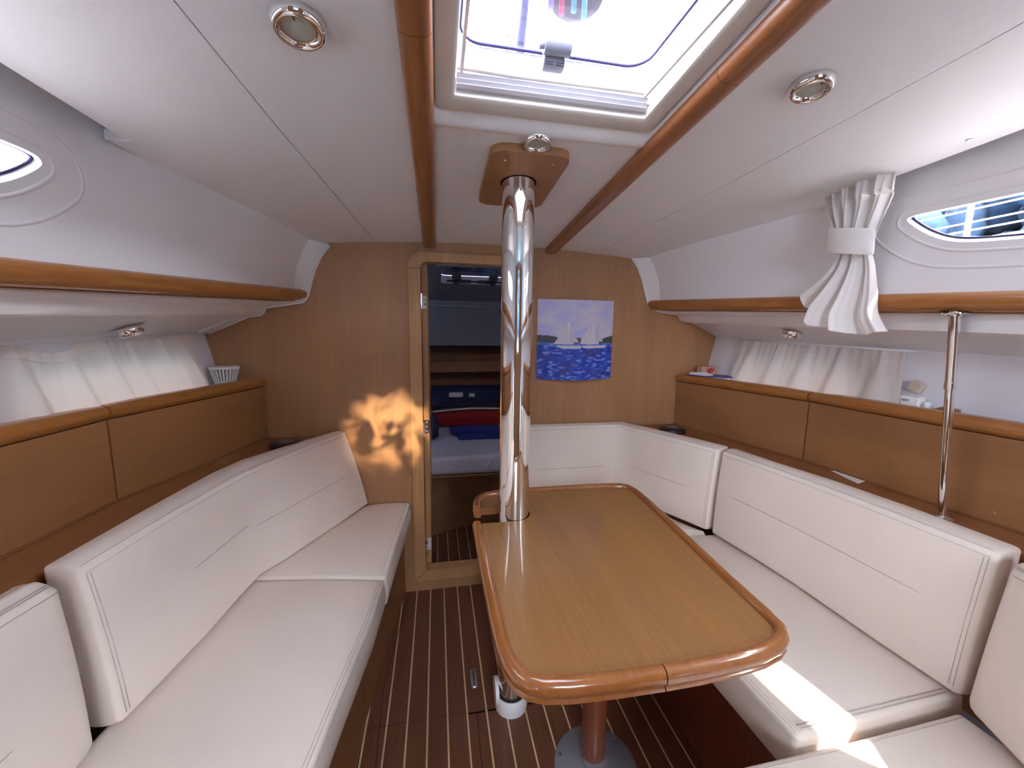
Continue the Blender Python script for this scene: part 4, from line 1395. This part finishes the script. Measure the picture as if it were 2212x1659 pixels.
for dx, k in ((1.244, 1.0), (1.232, 1.0), (1.226, .85)):
    rings.append([(dx, .956 + (a * cos(.45) - b * sin(.45)) * k, 1.142 + (a * sin(.45) + b * cos(.45)) * k) for a, b in sq])
MB().loft(rings).build('socket_body', BEIGEP, pg, True, 40)
ws = thing('wooden_wedge', (1.155, .835, 1.062), 'brown wooden offcut on the right locker top by the grab pole', 'wood')
MB().add([(x, y, z) for x in (1.198, 1.216) for y, z in ((.890, 1.063), (.884, 1.086), (.866, 1.096), (.832, 1.095), (.826, 1.063))],
         [(0, 1, 2, 3, 4), (5, 6, 7, 8, 9), (0, 1, 6, 5), (1, 2, 7, 6), (2, 3, 8, 7), (3, 4, 9, 8), (4, 0, 5, 9)]).build('offcut', OAKY, ws)
pa = MB().add([(1.130, 1.100, .8178), (1.098, .985, .8178), (1.150, 1.00, .8178), (1.150, 1.09, .8178), (1.130, 1.100, .819), (1.098, .985, .819), (1.150, 1.00, .819), (1.150, 1.09, .819)],
              [(0, 1, 2, 3), (4, 5, 6, 7), (0, 1, 5, 4), (1, 2, 6, 5), (2, 3, 7, 6), (3, 0, 4, 7)]).build('paper_slip', WHITEP)
tag(pa, 'white paper slip poking out beneath the right locker front', 'paper')
bb = thing('black_case', (-1.155, .93, 1.062), 'black edged case on the port locker top at the left picture edge', 'case')
MB().box(-1.232, -1.196, .80, 1.012, 1.063, 1.090).build('case_body', BLACKP, bb)
MB().box(-1.230, -1.198, .80, 1.010, 1.0905, 1.185).build('white_panel', HULLW, bb)

# ------------------------------------------------------------------ forward cabin
fw = struct(empty('wall_forward_cabin', (0, 3, 1)))
FWDL = plain('dimmed_white_lining', (.30, .31, .37), .8)  # white lining, with the forward cabin's dimness darkened into its colour
def quad(name, pts, mat, parent, th=(0, 0, .01)):
    rows = [pts[:2], [pts[3], pts[2]]]
    return solid_sheet(name, rows, Vector(th), mat, parent)
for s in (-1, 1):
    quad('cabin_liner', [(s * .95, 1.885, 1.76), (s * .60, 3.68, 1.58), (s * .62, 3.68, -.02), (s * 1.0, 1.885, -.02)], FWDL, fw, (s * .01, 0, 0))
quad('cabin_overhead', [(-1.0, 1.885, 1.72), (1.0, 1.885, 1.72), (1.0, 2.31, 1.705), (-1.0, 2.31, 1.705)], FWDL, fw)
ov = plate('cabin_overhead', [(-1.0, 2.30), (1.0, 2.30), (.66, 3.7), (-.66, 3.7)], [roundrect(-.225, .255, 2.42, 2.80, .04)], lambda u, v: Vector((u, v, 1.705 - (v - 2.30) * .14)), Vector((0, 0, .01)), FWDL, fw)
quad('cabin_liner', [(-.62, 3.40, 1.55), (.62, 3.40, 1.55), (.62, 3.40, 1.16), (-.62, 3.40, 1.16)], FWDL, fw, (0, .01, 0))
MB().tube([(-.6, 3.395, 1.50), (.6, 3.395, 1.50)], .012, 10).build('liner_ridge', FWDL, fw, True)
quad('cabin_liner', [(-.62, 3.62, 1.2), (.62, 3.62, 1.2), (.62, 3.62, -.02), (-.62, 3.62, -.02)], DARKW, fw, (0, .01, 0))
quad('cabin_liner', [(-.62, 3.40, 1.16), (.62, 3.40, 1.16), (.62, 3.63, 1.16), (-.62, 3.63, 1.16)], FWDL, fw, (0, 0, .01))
fh = struct(empty('window_6', (.015, 2.6, 1.68)))
def fz(y): return 1.705 - (y - 2.30) * .14
def fring(x0, x1, y0, y1, dz, r): return [(x, y, fz(y) + dz) for x, y in roundrect(x0, x1, y0, y1, r, 6)]
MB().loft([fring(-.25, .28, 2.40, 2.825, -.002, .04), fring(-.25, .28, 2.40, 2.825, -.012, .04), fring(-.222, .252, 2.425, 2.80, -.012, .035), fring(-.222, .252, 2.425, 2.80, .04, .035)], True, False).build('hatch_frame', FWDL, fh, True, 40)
MB().add([(x, y, fz(y) + .042) for x, y in roundrect(-.24, .27, 2.41, 2.81, .035, 6)], [tuple(range(28))]).build('pane', DIMAC, fh)
for x in (-.12, .13):
    g = MB().box(x - .018, x + .018, 2.73, 2.775, fz(2.75) - .03, fz(2.75) + .035)
    g.box(x - .03, x + .03, 2.70, 2.72, fz(2.7) - .012, fz(2.7) + .03)
    g.build('hatch_latch', BLACKP, fh)
MB().box(-.10, -.02, 2.765, 2.785, fz(2.78) - .012, fz(2.78) + .01).build('latch_arm', BLACKP, fh)
MB().box(.03, .11, 2.765, 2.785, fz(2.78) - .012, fz(2.78) + .01).build('latch_arm', BLACKP, fh)

bk_ = thing('forward_berth', (0, 2.45, 0), 'oak front of the forward berth seen through the doorway', 'berth')
fp = [(-.80, 2.20), (-.55, 2.27), (-.34, 2.36), (-.12, 2.46), (.10, 2.50), (.40, 2.48), (.8, 2.3)]
MB().loft([[(x, y, .0003), (x, y, .41), (x, y + .018, .41), (x, y + .018, .0003)] for x, y in fp]).build('front_panel', BUNK, bk_)
MB().loft([[(-.82, 2.34, .398), (-.82, 2.34, .41), (.82, 2.34, .41), (.82, 2.34, .398)], [(-.56, 3.58, .398), (-.56, 3.58, .41), (.56, 3.58, .41), (.56, 3.58, .398)]]).build('berth_board', BUNK, bk_)
mt = thing('berth_mattress', (0, 2.8, .41), 'berth mattress under a pale sheet inside the forward cabin', 'mattress')
cushion_mb([[(-.80, 2.31, .535), (.80, 2.31, .535), (.80, 2.33, .411), (-.80, 2.33, .411)], [(-.74, 2.6, .545), (.74, 2.6, .545), (.74, 2.6, .411), (-.74, 2.6, .411)], [(-.56, 3.50, .545), (.56, 3.50, .545), (.56, 3.50, .411), (-.56, 3.50, .411)]], .03, .001, .03).build('sheet', SHEET, mt, True)
for (x, w) in ((.02, .02), (.055, .013), (-.16, .01)):
    MB().tube([(x, 2.306, .43), (x + .02, 2.303, .47), (x + .045, 2.309, .52)], [w * .3, w * .4, w * .1], 8).build('sheet_fold', SHEET, mt, True)

rbk = thing('red_blanket', (.02, 3.15, .55), 'rolled red blanket with dark and white edge stripes on the berth', 'blanket')
cushion_mb([[(x, 3.02 + .02 * sin(x * 5), .70 - .10 * abs(x - .0) ** 1.5), (x, 3.22, .70 - .10 * abs(x) ** 1.5), (x, 3.26, .549), (x, 3.0, .549)] for x in (-.34, -.2, 0, .2, .40)], .05, .01, .05).build('blanket_roll', REDB, rbk, True)
for k, (zz, yy, mt_) in enumerate(((.704, 3.045, BLACKP), (.693, 3.020, SHEET), (.712, 3.09, BLACKP))):
    MB().tube([(x, yy + .02 * sin(x * 5) - .004, zz - .10 * abs(x) ** 1.5) for x in (-.30, -.2, -.1, 0, .1, .2, .3)], .008, 8).build('stripe', mt_, rbk, True)
pw = thing('striped_pillow', (-.33, 2.75, .55), 'crumpled navy and grey striped pillow at the left of the berth', 'pillow')
rp_ = []
prev = None
for k in range(9):
    x = -.46 + k * .026
    h_ = .21 * sqrt(max(.05, 1 - ((k - 3) / 6.5) ** 2))
    rp_.append([(x, 2.62 + .01 * k, .549 + h_), (x, 2.84, .549 + h_ * .85), (x, 2.88, .549), (x, 2.58 + .012 * k, .549)])
cushion_mb(rp_, .03, .012, .02).build('pillow_cover', NAVY, pw, True)
for k in (2, 4, 6):
    x = -.46 + k * .026
    h_ = .21 * sqrt(max(.05, 1 - ((k - 3) / 6.5) ** 2))
    MB().tube([(x, 2.575 + .012 * k, .56), (x, 2.592 + .012 * k, .549 + h_ * .5), (x, 2.62 + .012 * k, .549 + h_ * .97), (x, 2.72, .555 + h_)], .006, 8).build('stripe', GREYF, pw, True)
bt = thing('blue_towel', (.03, 2.75, .55), 'folded dark blue towel lying on the forward berth', 'towel')
cushion_mb([[(x, 2.90 - .05 * (x + .1), .572), (x, 2.66 + .0 * x, .566), (x, 2.63, .549), (x, 2.93, .549)] for x in (-.12, -.05, .05, .15, .24)], .010, .004, .012).build('towel_fold', BLUEF, bt, True)
cushion_mb([[(x, 2.88, .590), (x, 2.74 + .06 * abs(x + .02), .590), (x, 2.73, .572), (x, 2.89, .572)] for x in (-.17, -.10, .0, .1, .2)], .008, .003, .012).build('towel_fold', BLUEF, bt, True)
sh = thing('berth_shelf', (0, 3.5, 1.0), 'dark wooden fiddled shelf above the head of the forward berth', 'shelf')
MB().box(-.55, .55, 3.42, 3.615, .945, .957).build('shelf_board', DARKW, sh)
MB().loft([[(x, 3.41, .94), (x, 3.41, z), (x, 3.425, z), (x, 3.425, .94)] for x, z in ((-.52, .99), (-.33, 1.01), (-.22, 1.035), (.25, 1.035), (.52, 1.0))]).build('shelf_fiddle', DARKW, sh)
dg_ = thing('dark_holdall', (-.02, 3.42, .55), 'dark soft bag with pale tags against the head of the berth', 'bag')
cushion_mb([[(x, 3.34, .80), (x, 3.52, .82), (x, 3.56, .549), (x, 3.30, .549)] for x in (-.32, -.1, .1, .38)], .05, .01, .05).build('bag_body', NAVY, dg_, True)
MB().box(-.16, -.04, 3.312, 3.318, .735, .775).build('tag', SHEET, dg_)
MB().box(.01, .06, 3.312, 3.318, .735, .765).build('tag', SHEET, dg_)

# ------------------------------------------------------------------ outside
sea = struct(MB().box(-60, 60, -60, 60, -.55, -.5).build('water', plain('harbour_water', (.10, .22, .30), .15)))
for k, y in enumerate((-.4, .74, 1.9)):
    st = tag(MB().tube([(1.57, y, 1.331), (1.57, y, 1.742)], .0125, 14).build('stanchion', STEEL, None, True), ['steel guardrail stanchion nearest the grab pole outside the right portlight', 'steel guardrail stanchion in the middle of the right portlight', 'steel guardrail stanchion at the forward tip of the right portlight'][k] if k else 'steel guardrail stanchion aft of the right portlight view', 'stanchion', 'guardrail stanchions')
for z, w in ((1.668, 'lower'), (1.738, 'upper')):
    tag(MB().tube([(1.57, -.9, z), (1.57, 2.4, z)], .0028, 8).build('guard_wire', WHITEP, None, True), w + ' white guard wire strung between the stanchions', 'wire')
def hullboat(x, y0, y1, label, mast_y, h=1.0):
    t = thing('moored_yacht', (x, (y0 + y1) / 2, -.5), label, 'boat', 'white yachts moored alongside')
    rings = []
    n = 10
    for i in range(n + 1):
        f = i / n
        y = lerp(y0, y1, f)
        w = 1.4 * sqrt(max(.001, 1 - (2 * f - 1) ** 4)) if f > .5 else 1.4 * (.75 + .25 * min(1, f * 3))
        w = max(w, .03)
        rings.append([(x - w, y, h), (x + w, y, h), (x + w * .8, y, 0.1), (x + w * .3, y, -.55), (x - w * .3, y, -.55), (x - w * .8, y, .1)])
    MB().loft(rings).build('hull', LINER, t, True, 50)
    cushion_mb([[(x - .7, y, h + .35), (x + .7, y, h + .35), (x + .85, y, h), (x - .85, y, h)] for y in (lerp(y0, y1, .25), lerp(y0, y1, .5), lerp(y0, y1, .72))], .08, .01, .08).build('coachroof', LINER, t, True)
    MB().tube([(x, mast_y, h + .3), (x, mast_y, h + 11)], .08, 16).build('mast', STEEL, t, True)
    MB().tube([(x, mast_y, h + 1.2), (x, mast_y - 3.4, h + 1.25)], .09, 14).build('boom', plain('boom_cover', (.75, .76, .8), .8), t, True)
    MB().box(x - 1.405, x - 1.395, lerp(y0, y1, .05), lerp(y0, y1, .9), h - .22, h - .16).build('cove_stripe', NAVY, t)
    for k in range(9):
        yy = lerp(y0, y1, .08 + .095 * k)
        MB().tube([(x - 1.3, yy, h), (x - 1.3, yy, h + .6)], .014, 8).build('stanchion_post', STEEL, t, True)
    for dz in (.32, .6):
        MB().tube([(x - 1.3, y0, h + dz), (x - 1.3, y1 - 1, h + dz)], .0045, 6).build('guardrail', WHITEP, t, True)
    MB().tube([(x - 1.2, lerp(y0, y1, .55), h), (x - 1.1, lerp(y0, y1, .70), h + 1.0)], .03, 10).build('boat_hook', WHITEP, t, True)
hullboat(4.0, -3.5, 6.0, 'white yacht moored outside the right portlight', 1.4, 1.62)
hullboat(-6.0, -4, 5.5, 'white yacht moored outside the left portlight', 1.5, 1.1)
tl = MB()
random.seed(3)
for k in range(1500):
    a = random.uniform(-1.9, 1.9)
    R_ = random.uniform(38, 46)
    x, y = R_ * cos(a * .9), R_ * sin(a * .9)
    s_ = random.uniform(.8, 2.2)
    zz = random.uniform(-.5, 13)
    v0 = [Vector((cos(2 * pi * i / 7) * sin(pi * j / 4), sin(2 * pi * i / 7) * sin(pi * j / 4), cos(pi * j / 4))) * s_ * random.uniform(.85, 1.15) + Vector((x, y, zz)) for j in range(5) for i in range(7)]
    f0 = [(j * 7 + i, j * 7 + (i + 1) % 7, (j + 1) * 7 + (i + 1) % 7, (j + 1) * 7 + i) for j in range(4) for i in range(7)]
    tl.add(v0, f0)
tag(tl.build('shore_trees', plain('haze_blue_trees', (.03, .06, .11), .9, noise=.6, nscale=1), None, True), 'haze-blue trees along the shore beyond the moored yacht', 'trees', kind='stuff')  # distance haze painted into the bluish tree colour
# rigging above the hatch
ms = thing('mast', (-.0, 1.24, 1.90), 'foot of the mast wrapped in dark canvas seen through the hatch', 'mast')
MB().lathe([(.055, 0), (.055, 6.5)], (.165, 1.24, 2.40), (0, 0, 1), 24).build('mast_section', STEEL, ms, True, 40)
MB().lathe([(.03, .0), (.075, .02), (.10, .08), (.105, .20), (.09, .34), (.058, .42)], (.165, 1.24, 2.250), (0, 0, 1), 28).build('canvas_wrap', plain('plum_canvas', (.005, .0015, .008), .9), ms, True)
for k, (x, c) in enumerate(((.02, (.05, .035, .09)), (.05, (.09, .01, .03)), (.085, (.02, .06, .09)), (.115, (.03, .07, .10)))):
    r_ = MB().tube([(x + .05, 1.16, 2.40), (x + .045, 1.15, 2.28), (x + .04, 1.145, 2.172 - .012 * (k % 2))], .008, 8).build('halyard_tail', plain('rope_%d' % k, c, .8), None, True)
    tag(r_, ['violet', 'dark pink', 'blue', 'teal'][k] + ' rope tail hanging at the mast foot above the hatch', 'rope', 'halyard tails')
rl = MB().tube([(-.030, 1.14, 1.96), (-.022, 1.15, 2.06), (-.010, 1.15, 2.18), (.0, 1.16, 2.35), (.03, 1.2, 3.2)], [.010, .012, .010, .012, .010], 10).build('hanging_line', plain('purple_rope', (.014, .010, .045), .8, noise=.5, nscale=60), None, True)
tag(rl, 'single dark violet line hanging down above the left part of the hatch', 'rope')
aw = thing('sun_blocker_awning', (.45, -.3, 2.9), 'pale canvas awning added out of view to block sun and sky above the hatch', 'awning')  # unseen awning, added to keep sun and overhead sky off the hatch
solid_sheet('blocker_cloth', [[(-.9, y, 2.95), (.35, y, 3.05), (1.15, y, 2.88)] for y in (-1.9, -1.0, .1, 1.12)], Vector((0, 0, .004)), plain('blocker_canvas', (.7, .7, .75), .8), aw)
MB().tube([(.35, -2.0, 3.045), (.35, 1.13, 3.045)], .02, 10).build('blocker_pole', STEEL, aw, True)
